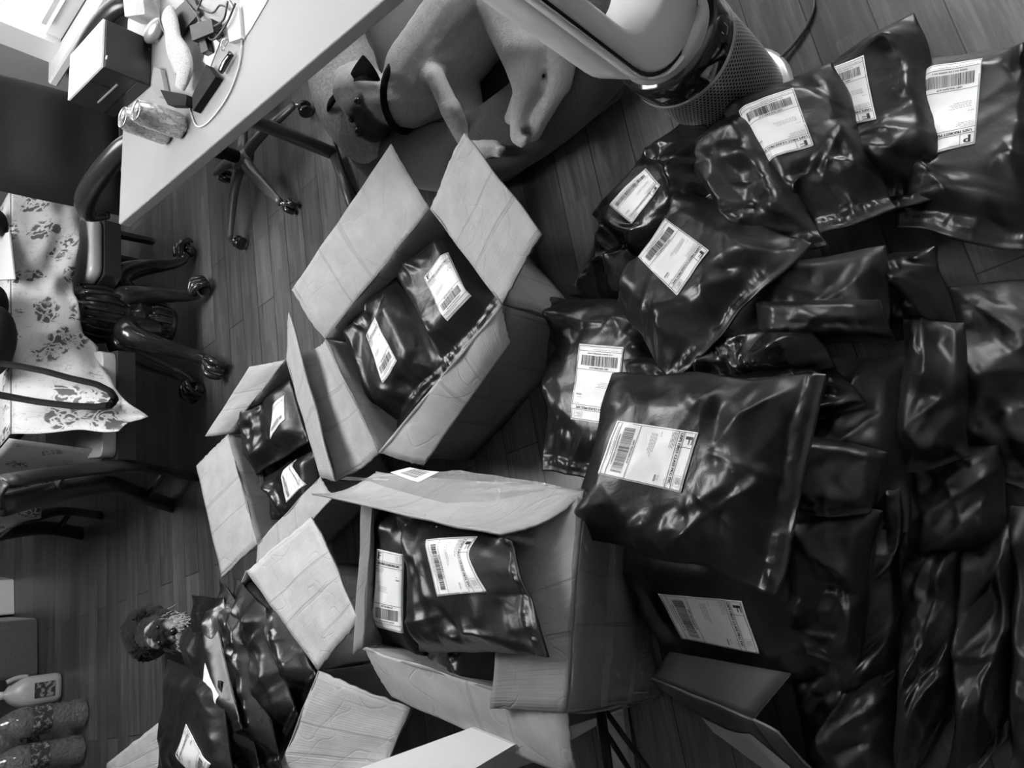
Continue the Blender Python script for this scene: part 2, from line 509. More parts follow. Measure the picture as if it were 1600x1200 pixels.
LBL_N = 0
class Sheet:
    """a padded mailer: bilinear base, stuffed middle, creases"""
    def __init__(s, q, th, seed, crease=1., labq=None, margin=.16):
        s.c = [np.array(p, float) for p in q]; s.th = th; s.seed = seed; s.k = crease
        c0, c1, c2, c3 = s.c
        n = np.cross(c2 - c0, c3 - c1); n /= np.linalg.norm(n)
        if n[2] < 0: n = -n
        s.n = n; s.lu = (np.linalg.norm(c1 - c0) + np.linalg.norm(c2 - c3)) / 2; s.lv = (np.linalg.norm(c3 - c0) + np.linalg.norm(c2 - c1)) / 2
        s.margin = margin; s.eu = (c1 - c0) / np.linalg.norm(c1 - c0); s.ev = (c3 - c0) / np.linalg.norm(c3 - c0)
        r = random.Random(seed); s.cr = []
        for i in range(17):
            u, v = r.random(), r.random()
            th_ = math.atan2(v - .5, u - .5) + r.uniform(-.6, .6) + (math.pi / 2 if r.random() < .25 else 0)
            s.cr.append((u * s.lu, v * s.lv, th_, r.uniform(.06, .2), r.uniform(.008, .024), r.uniform(-.6, 1) * .014))
        s.lab = None
        if labq is not None:
            s.lab = [s.invert(*p) for p in labq]
            s.lc = np.mean(s.lab, 0); s.lr = max(np.linalg.norm((np.array(a) - s.lc) * [s.lu, s.lv]) for a in s.lab)

    def plateau(s, u, v):
        a = .2
        e = sstep(0, a, u) * sstep(0, a, 1 - u) * sstep(0, a * .8, v) * sstep(.0, .22, 1 - v - s.margin * .5)
        return np.power(np.clip(e, 0, 1), .6)

    def base(s, u, v):
        c0, c1, c2, c3 = s.c; u = np.asarray(u)[..., None]; v = np.asarray(v)[..., None]
        return c0 * (1 - u) * (1 - v) + c1 * u * (1 - v) + c2 * u * v + c3 * (1 - u) * v

    def smooth(s, u, v):
        return s.base(u, v) + s.n * (s.th * s.plateau(np.asarray(u), np.asarray(v)))[..., None]

    def invert(s, px, py):
        u, v = .5, .5
        for _ in range(25):
            p = Q(s.smooth(u, v)); e = p - [px, py]; h = 1e-3
            J = np.stack([(Q(s.smooth(u + h, v)) - p) / h, (Q(s.smooth(u, v + h)) - p) / h], 1)
            d = np.linalg.lstsq(J, e, rcond=None)[0]; u -= np.clip(d[0], -.3, .3); v -= np.clip(d[1], -.3, .3)
        return float(u), float(v)

    def wr(s, u, v):
        x = u * s.lu; y = v * s.lv; sd = s.seed
        w1 = perlin(x * 7 + sd, y * 7, sd) * .07; w2 = perlin(x * 7, y * 7 + sd, sd + 5) * .07
        h = perlin(x * 5 + sd * 3.1, y * 5, sd + 1) * .012
        rg = np.random.RandomState(sd)
        for k in range(8):
            lam = (.24, .19, .155, .13, .105, .08, .06, .042)[k]; an = rg.rand() * np.pi; ph = rg.rand() * 5
            pw = (.32 if k < 5 else .5) * perlin(x * 5 + k * 7.3, y * 5 + sd, sd + 30 + k)
            f = (x * np.cos(an) + y * np.sin(an)) / lam + ph + pw
            tri = np.abs((f % 1) * 2 - 1); tri = np.maximum(tri, .025)
            mk = sstep(-.2, .25, perlin(x * 6.5 + 3 * k, y * 6.5 - sd, sd + 50 + k))
            h = h + (tri - .5) * lam * (.15 if k < 5 else .12) * mk
        for (cx_, cy_, t, L, w, am) in s.cr:
            dx = x - cx_; dy = y - cy_; al = dx * math.cos(t) + dy * math.sin(t); pe = -dx * math.sin(t) + dy * math.cos(t) + .15 * al * al / L
            ww = w * (1 + .8 * np.abs(al) / L)
            h = h + am * np.exp(-np.abs(pe) / ww * 1.6) * np.exp(-(al / L) ** 2)
        edge = np.minimum(np.minimum(u, 1 - u) * s.lu, np.minimum(v, 1 - v) * s.lv)
        h = h * (.25 + .75 * sstep(0, .05, edge)) * s.k
        # crimped seal strip beside the v = 1 edge
        yy = (1 - v) * s.lv
        st = sstep(.012, .018, yy) * sstep(.034, .027, yy)
        h = h + st * (np.abs(perlin(x * 58, yy * 30 + sd, sd + 9)) * .010 + .0012) + sstep(.036, .038, yy) * .0012
        if s.lab is not None:
            d = np.hypot((u - s.lc[0]) * s.lu, (v - s.lc[1]) * s.lv)
            h = h * (1 - .86 * sstep(s.lr * 1.3, s.lr * .95, d))
        return h

    def surf(s, u, v, off=0.):
        u = np.asarray(u, float); v = np.asarray(v, float)
        x = u * s.lu; y = v * s.lv
        p = s.smooth(u, v) + s.n * (s.wr(u, v) + off)[..., None]
        # wavering outline
        dx = perlin(x * 9, y * 9, s.seed + 20) * .016 * s.k; dy = perlin(x * 9, y * 9, s.seed + 21) * .016 * s.k
        if s.lab is not None:
            w = sstep(s.lr * .9, s.lr * 1.6, np.hypot((u - s.lc[0]) * s.lu, (v - s.lc[1]) * s.lv)); dx = dx * w; dy = dy * w
        return p + s.eu * dx[..., None] + s.ev * dy[..., None]


def mailer(label, q, th=.035, seed=1, lab=None, kind='F', crease=1., mat='film', group='black poly mailers in the pile', res=.0042, margin=.16, name='poly_mailer', printed=True, foot=None):
    global LBL_N
    pts = [P(*p) if len(p) == 3 else np.array(p) for p in q]
    S = Sheet(pts, th, seed, crease, lab, margin)
    nu = int(min(130, max(20, S.lu / res))); nv = int(min(130, max(20, S.lv / res)))
    uu, vv = np.meshgrid(np.linspace(0, 1, nu + 1), np.linspace(0, 1, nv + 1))
    top = S.surf(uu, vv)
    bot = top - S.n * ((.003 + S.th * .6 * S.plateau(uu, vv)) + np.maximum(S.wr(uu, vv), 0) + .0)[..., None]
    # keep the underside just above what it lies on
    bot[..., 2] = np.maximum(bot[..., 2], .002); top[..., 2] = np.maximum(top[..., 2], .006)
    V = np.vstack([top.reshape(-1, 3), bot.reshape(-1, 3)]); w = nu + 1; N = w * (nv + 1)
    i, j = np.meshgrid(np.arange(nu), np.arange(nv)); a = (j * w + i).ravel()
    ft = np.stack([a, a + 1, a + w + 1, a + w], 1); fb = ft[:, ::-1] + N
    ring = [k for k in range(w)] + [w * r + nu for r in range(1, nv + 1)] + [w * nv + k for k in range(nu - 1, -1, -1)] + [w * r for r in range(nv - 1, 0, -1)]
    r = np.array(ring); r2 = np.roll(r, -1); fs = np.stack([r, r + N, r2 + N, r2], 1)
    F = np.vstack([ft, fb, fs])
    if np.dot(np.cross(S.c[1] - S.c[0], S.c[3] - S.c[0]), S.n) < 0: F = F[:, ::-1]
    o = mesh_obj(name, V, F, mat); tag(o, label, 'mailer bag', group)
    if lab is not None:
        tl, tr, br, bl = [np.array(p) for p in S.lab]
        def AB(a, b):
            a = np.asarray(a)[..., None]; b = np.asarray(b)[..., None]
            return tl * (1 - a) * (1 - b) + tr * a * (1 - b) + br * a * b + bl * (1 - a) * b
        na, nb = 26, 38
        aa, bb = np.meshgrid(np.linspace(0, 1, na + 1), np.linspace(0, 1, nb + 1)); uv = AB(aa, bb)
        uv = np.clip(uv, .003, .997)
        L1 = S.surf(uv[..., 0], uv[..., 1], .0022); L0 = S.surf(uv[..., 0], uv[..., 1], .0012)
        for L in (L0, L1): L[..., 2] = np.maximum(L[..., 2], .008)
        V = np.vstack([L1.reshape(-1, 3), L0.reshape(-1, 3)]); w = na + 1; N = w * (nb + 1)
        i, j = np.meshgrid(np.arange(na), np.arange(nb)); a = (j * w + i).ravel()
        ft = np.stack([a, a + 1, a + w + 1, a + w], 1)
        ring = [k for k in range(w)] + [w * r + na for r in range(1, nb + 1)] + [w * nb + k for k in range(na - 1, -1, -1)] + [w * r for r in range(nb - 1, 0, -1)]
        r = np.array(ring); r2 = np.roll(r, -1)
        F = np.vstack([ft, ft[:, ::-1] + N, np.stack([r, r + N, r2 + N, r2], 1)])
        lo = mesh_obj('shipping_label', V, F, 'label', o)
        if printed:
            LBL_N += 1
            AV, AF, mi = label_art(kind, seed + 100)
            uv = np.clip(AB(AV[:, 0], AV[:, 1]), .003, .997)
            PV = S.surf(uv[:, 0], uv[:, 1], .0030); PV[:, 2] = np.maximum(PV[:, 2], .009)
            mesh_obj('label_print', PV, AF, ['ink', 'ink_grey'], lo, mi=mi, smooth=False)
    return o


# ---------------------------------------------------------------- cardboard
def panel(name, h0, h1, o1, o0, mat, parent, bend=.0, seed=0, th=.0045, n=16, wob=.004, rag=.0):
    """a card sheet between a hinge h0-h1 and an outer edge o0-o1"""
    h0, h1, o1, o0 = [np.asarray(x, float) for x in (h0, h1, o1, o0)]
    nn = np.cross(h1 - h0, o0 - h0); nn /= np.linalg.norm(nn)
    u, v = np.meshgrid(np.linspace(0, 1, n + 1), np.linspace(0, 1, n + 1)); U = u[..., None]; V_ = v[..., None]
    lu = np.linalg.norm(h1 - h0); lv = np.linalg.norm(o0 - h0)
    p = h0 * (1 - U) * (1 - V_) + h1 * U * (1 - V_) + o1 * U * V_ + o0 * (1 - U) * V_
    hgt = bend * np.sin(np.pi * v) + perlin(u * lu * 9 + seed, v * lv * 9, seed) * wob * 2
    p = p + nn * hgt[..., None]
    if rag:
        p = p + (h1 - h0)[None, None] / lu * (perlin(u * 9, v * 14, seed + 3) * rag * (np.abs(u - .5) > .47))[..., None] + ((o0 - h0) / lv)[None, None] * (perlin(u * 16, v * 5, seed + 4) * rag * (v > .97))[..., None]
    q = p - nn * th
    V = np.vstack([p.reshape(-1, 3), q.reshape(-1, 3)]); w = n + 1; N = w * w
    F = []; mi = []
    for j in range(n):
        for i in range(n):
            a = j * w + i; F.append([a, a + 1, a + w + 1, a + w]); mi.append(0); F.append([a + N + w, a + N + w + 1, a + N + 1, a + N]); mi.append(0)
    ring = list(range(w)) + [w * r + n for r in range(1, w)] + [w * n + k for k in range(n - 1, -1, -1)] + [w * r for r in range(n - 1, 0, -1)]
    for a, b in zip(ring, ring[1:] + ring[:1]): F.append([a, a + N, b + N, b]); mi.append(1)
    uv = np.stack([u * lu, v * lv], -1).reshape(-1, 2); uv = np.vstack([uv, uv])
    o = mesh_obj(name, V, F, [mat, 'card_edge'], parent, uv=uv, mi=mi, smooth=True)
    def fn(a, b, off=0.):
        a = np.asarray(a, float); b = np.asarray(b, float); A_ = a[..., None]; B_ = b[..., None]
        q_ = h0 * (1 - A_) * (1 - B_) + h1 * A_ * (1 - B_) + o1 * A_ * B_ + o0 * (1 - A_) * B_
        return q_ + nn * (bend * np.sin(np.pi * b) + perlin(a * lu * 9 + seed, b * lv * 9, seed) * wob * 2 + off)[..., None]
    PAN[o.name] = (fn, nn)
    return o


PAN = {}
def on_panel(o, quad):
    fn, nn = PAN[o.name]; out = []
    for (px, py) in quad:
        u, v = .5, .5
        for _ in range(25):
            p = Q(fn(u, v)); h = 1e-3; J = np.stack([(Q(fn(u + h, v)) - p) / h, (Q(fn(u, v + h)) - p) / h], 1)
            d = np.linalg.lstsq(J, p - [px, py], rcond=None)[0]; u -= np.clip(d[0], -.3, .3); v -= np.clip(d[1], -.3, .3)
        out.append((float(u), float(v)))
    return out


def decal(name, pan, uvq, V, F, mat, off, parent=None, mi=None):
    """flat artwork V in the unit square laid on a card panel"""
    fn, nn = PAN[pan.name]; c = fn(.5, .5); sg = 1 if np.dot(nn, np.array([0, 0, CAMH]) - c) > 0 else -1
    off = off if sg > 0 else -off - .0045
    tl, tr, br, bl = [np.array(q) for q in uvq]; V = np.asarray(V, float); a = V[:, :1]; b = V[:, 1:2]
    uv = tl * (1 - a) * (1 - b) + tr * a * (1 - b) + br * a * b + bl * (1 - a) * b
    return mesh_obj(name, fn(uv[:, 0], uv[:, 1], off), F, mat, parent or pan, smooth=False, mi=mi)


def gridgeo(n, m):
    V = [(i / n, j / m) for j in range(m + 1) for i in range(n + 1)]
    return V, [[j * (n + 1) + i, j * (n + 1) + i + 1, (j + 1) * (n + 1) + i + 1, (j + 1) * (n + 1) + i] for j in range(m) for i in range(n)]


def carton(label, rim, flaps, group=None, mat='card', omat='card_shaded', zb=0.003, foot=None, name='cardboard_box'):
    """rim: four points of the opening; walls go straight down to the floor"""
    rim = [np.asarray(r, float) for r in rim]; c = np.mean(rim, 0)
    root = empty(name, (c[0], c[1], zb)); tag(root, label, 'box', group)
    bt = [np.array([r[0], r[1], zb]) for r in rim] if foot is None else [np.array([f[0], f[1], zb]) for f in foot]
    T = .005
    for i in range(4):
        a, b = rim[i], rim[(i + 1) % 4]; a2, b2 = bt[i], bt[(i + 1) % 4]
        nn = np.cross(b - a, a2 - a); nn /= np.linalg.norm(nn)
        if np.dot(nn, c - a) < 0: h = (b, a, a2, b2)
        else: h = (a, b, b2, a2)
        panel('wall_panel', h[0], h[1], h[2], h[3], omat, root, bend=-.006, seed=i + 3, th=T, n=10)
    ins = [b + (c * [1, 1, 0] + [0, 0, zb] - b) * .02 for b in bt]
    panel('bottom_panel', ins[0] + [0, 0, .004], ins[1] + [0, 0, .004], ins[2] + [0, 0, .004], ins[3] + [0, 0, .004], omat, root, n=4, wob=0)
    for k, (i, o0, o1, bend, m) in enumerate(flaps):
        a, b = rim[i], rim[(i + 1) % 4]
        panel('flap', a, b, o1, o0, m or mat, root, bend=bend, seed=k + 11, rag=.006)
    return root

# ================================================================= the room
def quadwall(name, pts_holes, kind='structure'):
    pass


mb = MB(); mb.prism([ST(-3.3, -2)[:2], ST(SW + .2, -2)[:2], ST(SW + .2, 7.3)[:2], ST(-3.3, 7.3)[:2]], -.05, 0)
tag(mb.build('floor', 'floor', smooth=False), kind='structure', label='dark strip wood floor')
mb = MB(); mb.prism([ST(-3.3, -2)[:2], ST(SW + .2, -2)[:2], ST(SW + .2, 7.3)[:2], ST(-3.3, 7.3)[:2]], 2.5, 2.55)
tag(mb.build('ceiling', 'ceil', smooth=False), kind='structure', label='pale ceiling')
RA = np.array([SV, TV, [0, 0, 1]])


def rbox(mb, s0, s1, t0, t1, z0, z1, bev=0):
    return mb.box(ST((s0 + s1) / 2, (t0 + t1) / 2, (z0 + z1) / 2), (abs(s1 - s0), abs(t1 - t0), z1 - z0), ax=RA, bev=bev)


WZ = .57
W1 = (1.35, 3.12, WZ, 2.25); W2 = (-1.05, .35, .75, 2.15)
mb = MB()
for (a, b, z0, z1) in ((-2, 7.3, 2.25, 2.5), (-2, W2[0], 0, 2.25), (W2[1], W1[0], 0, 2.25), (W1[1], 7.3, 0, 2.25), (W1[0], W1[1], 0, WZ), (W2[0], W2[1], 0, .75), (W2[0], W2[1], 2.15, 2.25)):
    rbox(mb, SW, SW + .1, a, b, z0, z1)
tag(mb.build('wall_right', 'wall', smooth=False), kind='structure', label='painted wall with the windows')
for nm, a in (('wall_far', (-3.3, SW + .1, 7.2, 7.3)), ('wall_left', (-3.3, -3.2, -2, 7.3)), ('wall_back', (-3.3, SW + .1, -2, -1.9))):
    m_ = MB(); rbox(m_, *a, 0, 2.5); tag(m_.build(nm, 'wall', smooth=False), kind='structure')
m_ = MB(); rbox(m_, SW - .015, SW - .001, -1.9, 7.2, 0, .1, .004); tag(m_.build('baseboard_right', 'white_paint', smooth=False), kind='structure')
m_ = MB(); rbox(m_, -3.2, SW, 7.185, 7.199, 0, .1, .004); tag(m_.build('baseboard_far', 'white_paint', smooth=False), kind='structure')


def window(name, w, blind):
    t0, t1, z0, z1 = w
    r = empty(name, ST(SW + .05, (t0 + t1) / 2, z0), kind='structure')
    r['label'] = 'bright white framed window' + (' with a slatted blind' if blind else '')  # the one without a blind is added
    m = MB(); f = .06
    rbox(m, SW - .02, SW + .1, t0 - .07, t0 + f, z0 - .0, z1); rbox(m, SW - .02, SW + .1, t1 - f, t1 + .07, z0, z1)
    rbox(m, SW - .02, SW + .1, t0, t1, z1 - f, z1); rbox(m, SW + .02, SW + .1, t0, t1, z0, z0 + f)
    rbox(m, SW + .03, SW + .08, (t0 + t1) / 2 - .03, (t0 + t1) / 2 + .03, z0, z1)
    m.build('window_frame', 'white_paint', r, smooth=False)
    m = MB(); rbox(m, SW - .12, SW + .02, t0 - .1, t1 + .1, z0 - .04, z0, .008); m.build('window_sill', 'white_paint', r, smooth=False)
    m = MB(); rbox(m, SW + .055, SW + .058, t0 + f, t1 - f, z0 + f, z1 - f); m.build('window_pane', 'glass', r, smooth=False)
    if blind:
        m = MB()
        z = z0 + .12
        while z < z1 - .08:
            m.box(ST(SW + .0, (t0 + t1) / 2, z), (.024, t1 - t0 - .28, .0015), ax=np.array([SV * .94 + [0, 0, .34], TV, [-.34 * SV[0], -.34 * SV[1], .94]])); z += .034
        for q in (t0 + .35, (t0 + t1) / 2, t1 - .35):
            rbox(m, SW - .001, SW + .001, q, q + .012, z0 + .08, z1)
        rbox(m, SW - .015, SW + .015, t0 + .14, t1 - .14, z0 + .085, z0 + .105)
        m.build('window_blind', 'blind', r, smooth=False)
    return r


window('window_1', W1, True); window('added_window', W2, False)  # second window is out of view, added to light the right side

cl = empty('added_ceiling_light', (.15, 2.7, 2.42), 'added unseen square flush ceiling lamp in the middle of the room', 'lamp')  # fixture out of view, added to go with the brightening light
m_ = MB(); m_.box((.15, 2.7, 2.46), (1.2, 1.2, .07), bev=.01); m_.build('added_lamp_housing', 'white_paint', cl, smooth=False)

# ================================================================= cartons
zA = .33
A1, A2, A3, A4 = P(672, 326, zA), P(783, 476, zA), P(592, 706, zA), P(508, 530, zA)
carton('open cardboard box with four spread flaps, right below the dog bed', [A1, A2, A3, A4],
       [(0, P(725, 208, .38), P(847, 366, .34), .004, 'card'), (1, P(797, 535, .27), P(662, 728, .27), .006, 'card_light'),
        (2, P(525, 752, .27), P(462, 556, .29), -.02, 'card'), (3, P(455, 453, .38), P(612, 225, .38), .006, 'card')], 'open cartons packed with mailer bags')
zB = .27
B1, B2, B3, B4 = P(447, 562, zB), P(500, 745, zB), P(402, 850, zB), P(356, 678, zB)
carton('smaller open cardboard box left of the others, nearest the dining table', [B1, B2, B3, B4],
       [(0, P(452, 488, .34), P(523, 752, .34), .002, 'card'), (1, P(520, 778, .28), P(398, 912, .28), .002, 'card'),
        (2, P(346, 903, .28), P(307, 728, .28), .003, 'card'), (3, P(320, 682, .3), P(390, 573, .3), .003, 'card')], 'open cartons packed with mailer bags')
zC = .42
C1, C2, C3, C4 = P(586, 742, zC), P(913, 768, zC), P(886, 1112, zC), P(568, 1012, zC)
bxC = carton('largest cardboard box, taped along the rim, one crumpled flap leaning over its bags', [C1, C2, C3, C4],
             [(0, P(487, 772, .5), P(785, 840, .5), .02, 'card'), (1, P(785, 842, .435), P(770, 1106, .435), .004, 'card_shaded'),
              (2, P(905, 1225, .38), P(612, 1088, .38), .006, 'card'), (3, P(553, 1022, .42), P(566, 786, .42), .002, 'card_shaded')], 'open cartons packed with mailer bags',
             foot=[P(650, 760, .05), P(985, 812, .0), P(1032, 1085, .0), P(700, 985, .05)])
zD = .40
D1, D2 = P(385, 893, zD), P(497, 1048, zD)
_d = (D2 - D1) / np.linalg.norm(D2 - D1); _p = np.array([_d[1], -_d[0], 0])
if np.dot(_p, [-1, 0, 0]) < 0: _p = -_p
D3, D4 = D2 + _p * .40, D1 + _p * .40
print('D px', Q(D3), Q(D4))
carton('open cardboard box overflowing with a fanned stack of mailers, small dog peeking past it', [D1, D2, D3, D4],
       [(0, P(487, 808, .42), P(562, 968, .42), .004, 'card_light'), (1, P(640, 1106, .36), P(585, 1240, .36), .004, 'card'),
        (2, P(165, 1262, .4), P(168, 1192, .4), .003, 'card')], 'open cartons packed with mailer bags')
mb = MB(); _g = [P(530, 1212, .4), P(736, 1137, .4), P(803, 1164, .4), P(640, 1262, .4)]
mb.prism(_g, .003, .4); tag(mb.build('white_carton', 'white_plastic', smooth=False), 'pale closed carton at the bottom edge, beside the taped box', 'box')

# ================================================================= mailers
S_ = 'film_shiny'
GA, GB, GC, GD = 'mailer bags in the dog bed side box', 'mailer bags in the small box', 'mailer bags in the taped box', 'fanned mailer bags'
# --- in box A
mailer('mailer with a label at the upper end of the box by the dog bed', [(618, 422, .27), (702, 358, .25), (786, 476, .25), (698, 582, .25)], .05, 11, [(663, 434), (702, 395), (738, 463), (700, 502)], group=GA, crease=0.75)
mailer('mailer with a narrow curved label, lower one in the box by the dog bed', [(548, 520, .24), (616, 428, .27), (704, 574, .25), (604, 688, .22)], .055, 12, [(573, 525), (587, 496), (622, 564), (600, 599)], group=GA, crease=0.9)
mailer('unlabelled mailer tucked along the near wall of the box by the dog bed', [(640, 350, .14), (720, 345, .14), (790, 470, .14), (720, 470, .12)], .03, 13, group=GA, mat=S_)
mailer('crumpled unlabelled mailer at the lower end of the box by the dog bed', [(520, 540, .12), (600, 500, .12), (680, 640, .12), (600, 720, .12)], .04, 14, group=GA, mat=S_, crease=1.5)
# --- in box B
mailer('mailer with a small upright label in the small box', [(372, 650, .2), (455, 592, .22), (482, 690, .2), (395, 745, .2)], .04, 21, [(427, 634), (446, 617), (446, 655), (424, 686)], group=GB, crease=0.9, res=.006)
mailer('mailer with a tilted label and knotted shiny end in the small box', [(495, 700, .22), (500, 800, .2), (425, 815, .2), (415, 745, .2)], .035, 22, [(464, 716), (480, 757), (449, 785), (441, 745)], group=GB, crease=1.0, res=.006, mat=S_)
mailer('unlabelled mailer at the bottom of the small box', [(385, 640, .1), (470, 620, .1), (500, 790, .1), (400, 800, .1)], .04, 23, group=GB, crease=1.0, res=.008)
mailer('unlabelled mailer along the left wall of the small box', [(366, 668, .17), (400, 690, .17), (432, 800, .17), (402, 832, .17)], .03, 24, group=GB, crease=0.8, res=.008)
# --- in box C
mailer('mailer with a long upright label standing at the left wall of the taped box', [(586, 790, .36), (662, 786, .36), (664, 1060, .32), (578, 1000, .35)], .045, 31, [(590, 857), (632, 866), (632, 989), (590, 979)], group=GC, crease=0.7)
mailer('mailer with a rounded label, its end lying over the right flap of the taped box', [(645, 795, .41), (655, 1020, .42), (855, 1024, .5), (800, 850, .49)], .05, 32, [(748, 838), (762, 925), (684, 932), (667, 843)], group=GC, crease=0.8)
mailer('mailer lowest in the taped box, only the bottom of its label showing', [(664, 985, .33), (775, 975, .34), (778, 1092, .34), (668, 1062, .32)], .03, 33, [(676, 925), (727, 930), (726, 1044), (676, 1029)][:0] or None, group=GC)
mailer('crumpled unlabelled mailer under the leaning flap of the taped box', [(610, 782, .4), (760, 775, .41), (775, 850, .4), (640, 870, .36)], .03, 34, group=GC, crease=1.0, mat=S_)
# --- in box D (fan)
mailer('outermost mailer of the fan, its label at the bottom picture edge', [(262, 1030, .46), (345, 1065, .5), (368, 1240, .5), (245, 1215, .45)], .03, 41, [(275, 1181), (292, 1131), (332, 1193), (315, 1240)], group=GD, crease=0.35)
mailer('mailer of the fan next to the small dog, its label seen edge on', [(284, 985, .44), (335, 958, .47), (378, 1140, .49), (330, 1160, .47)], .03, 42, [(317, 1080), (321, 1036), (344, 1087), (345, 1130)], group=GD, crease=0.4, printed=False)
mailer('third mailer of the fan with a shiny crimped top', [(300, 930, .45), (350, 935, .45), (410, 1220, .45), (340, 1225, .45)], .035, 43, group=GD, crease=0.55, mat=S_)
mailer('fourth mailer of the fan with a folded bright corner', [(343, 905, .43), (382, 955, .43), (440, 1200, .42), (380, 1230, .42)], .04, 44, group=GD, crease=0.6, mat=S_)
mailer('fifth mailer of the fan, dull and deep between its neighbours', [(365, 900, .4), (415, 950, .41), (465, 1120, .4), (410, 1220, .38)], .04, 45, group=GD, crease=0.6)
mailer('innermost mailer of the fan, against the pale flap', [(380, 898, .37), (440, 950, .39), (500, 1060, .38), (440, 1160, .36)], .04, 46, group=GD, crease=0.7, mat=S_)

# --- the pile on the floor
mailer('large black mailer on top of the pile, full label facing up', [(958, 583, .37), (890, 830, .37), (1217, 926, .35), (1297, 590, .37)], .05, 51, [(1092, 676), (1065, 770), (935, 740), (965, 657)], crease=.9)
mailer('black mailer rotated like a diamond, label in its upper half, crimped edge facing down right', [(966, 470, .2), (1078, 300, .16), (1266, 380, .26), (1046, 602, .28)], .05, 52, [(1109, 392), (1058, 462), (1000, 403), (1042, 343)], crease=1.1)
mailer('black mailer left of the pile with an upright label beside the taped box', [(860, 464, .1), (1062, 480, .12), (1010, 765, .15), (848, 738, .13)], .05, 53, [(960, 665), (892, 655), (906, 537), (977, 543)], crease=1.1)
mailer('black mailer in deep shade with a label, below the top mailer', [(948, 846, .14), (1045, 1030, .08), (1330, 1088, .08), (1270, 850, .2)], .05, 54, [(1160, 938), (1188, 1020), (1065, 998), (1028, 928)], crease=.9, mat='film_soft')
mailer('black mailer with its label near the top edge, beside the tower fan', [(1125, 168, .17), (1306, 97, .13), (1404, 328, .13), (1256, 376, .18)], .045, 55, [(1272, 228), (1192, 268), (1155, 175), (1240, 138)], crease=1.2)
mailer('wide black mailer showing half a label behind its neighbour, pointed corner up', [(1240, 122, .06), (1432, 18, .07), (1502, 304, .1), (1380, 330, .11)], .045, 56, [(1370, 187), (1288, 222), (1268, 122), (1350, 87)], crease=1.)
mailer('black mailer with the priority label at the right edge of the picture', [(1432, 96, .05), (1650, 62, .05), (1625, 398, .07), (1400, 352, .09)], .045, 57, [(1524, 226), (1440, 246), (1440, 116), (1536, 93)], 'P', crease=1.2)
mailer('crumpled mailer with a small label half hidden, beside the fan foot', [(925, 335, .06), (1075, 178, .16), (1185, 262, .2), (1000, 420, .1)], .04, 58, [(1035, 290), (990, 350), (952, 320), (1009, 263)], crease=0.95, mat=S_)
mailer('shiny crumpled mailer between the diamond mailer and the fan', [(1060, 235, .14), (1160, 165, .18), (1292, 384, .2), (1170, 400, .2)], .04, 59, crease=1.0)
mailer('small crumpled mailer on the floor left of the diamond mailer', [(890, 462, .03), (958, 318, .05), (1060, 340, .1), (1000, 480, .08)], .03, 60, crease=1.0, mat=S_)
mailer('mailer end peeking out beneath the left corner of the top mailer', [(975, 562, .18), (1130, 560, .22), (1200, 640, .2), (1000, 640, .2)], .03, 61, crease=1.2)
mailer('mailer with a bright fold running right above the top mailer', [(1060, 590, .24), (1290, 560, .22), (1370, 640, .2), (1130, 700, .22)], .04, 62, crease=1.5, mat=S_)
mailer('dull flat mailer right of the diamond mailer', [(1180, 420, .22), (1384, 384, .2), (1392, 520, .18), (1190, 530, .2)], .025, 63, crease=.6, mat='film_soft')
mailer('rolled mailer with a broad soft sheen, in the middle of the pile', [(1180, 470, .25), (1375, 468, .23), (1405, 540, .2), (1185, 530, .25)], .04, 64, crease=.45)
mailer('mailer with a wrinkled shiny end under the rolled one', [(1090, 520, .2), (1270, 512, .26), (1300, 580, .24), (1100, 610, .2)], .035, 65, crease=1.7, mat=S_)
mailer('mailer with a pointed fold sticking up near the right side', [(1378, 400, .1), (1462, 385, .14), (1500, 520, .12), (1385, 540, .12)], .03, 66, crease=1.4)
mailer('broad dull mailer lying on the floor at the right edge', [(1640, 440, .04), (1478, 446, .05), (1480, 720, .05), (1650, 790, .04)], .04, 67, crease=.8, mat='film_soft')
mailer('narrow dark mailer standing at the right of the pile', [(1410, 497, .16), (1508, 503, .14), (1515, 715, .12), (1400, 740, .14)], .035, 68, crease=1.2, mat='film_soft')
mailer('wide mailer filling the middle of the pile in shade', [(1250, 560, .14), (1420, 560, .14), (1420, 830, .14), (1230, 830, .14)], .05, 69, crease=1.1, mat='film_soft')
mailer('mailer with a crimped flap right of the top mailer', [(1250, 680, .24), (1388, 705, .22), (1362, 805, .22), (1240, 800, .24)], .03, 70, crease=.7, mat='film_soft')
mailer('mailer with folded bright lip, below right of the top mailer', [(1240, 790, .2), (1375, 795, .19), (1345, 1060, .12), (1225, 1000, .14)], .04, 71, crease=1.4, mat='film_soft')
mailer('long shaded mailer right of the folded lip', [(1375, 730, .14), (1420, 740, .13), (1395, 1070, .07), (1310, 1120, .08)], .04, 72, crease=1.2, mat='film_soft')
mailer('dull mailer lying right of the pile, below the floor patch', [(1410, 690, .08), (1560, 700, .07), (1580, 860, .06), (1420, 900, .07)], .04, 73, crease=1., mat='film_soft')
mailer('tall mailer with long vertical folds near the bottom edge', [(1400, 850, .06), (1520, 840, .07), (1490, 1130, .05), (1400, 1260, .04)], .045, 74, crease=1.1, mat='film_soft')
mailer('tall mailer with a round dent, at the bottom right', [(1500, 830, .05), (1590, 815, .06), (1580, 1150, .04), (1480, 1260, .04)], .045, 75, crease=1., mat='film_soft')
mailer('mailer cut by the right bottom corner of the picture', [(1580, 790, .05), (1680, 790, .05), (1700, 1250, .03), (1570, 1230, .03)], .045, 76, crease=1.2, mat='film_soft')
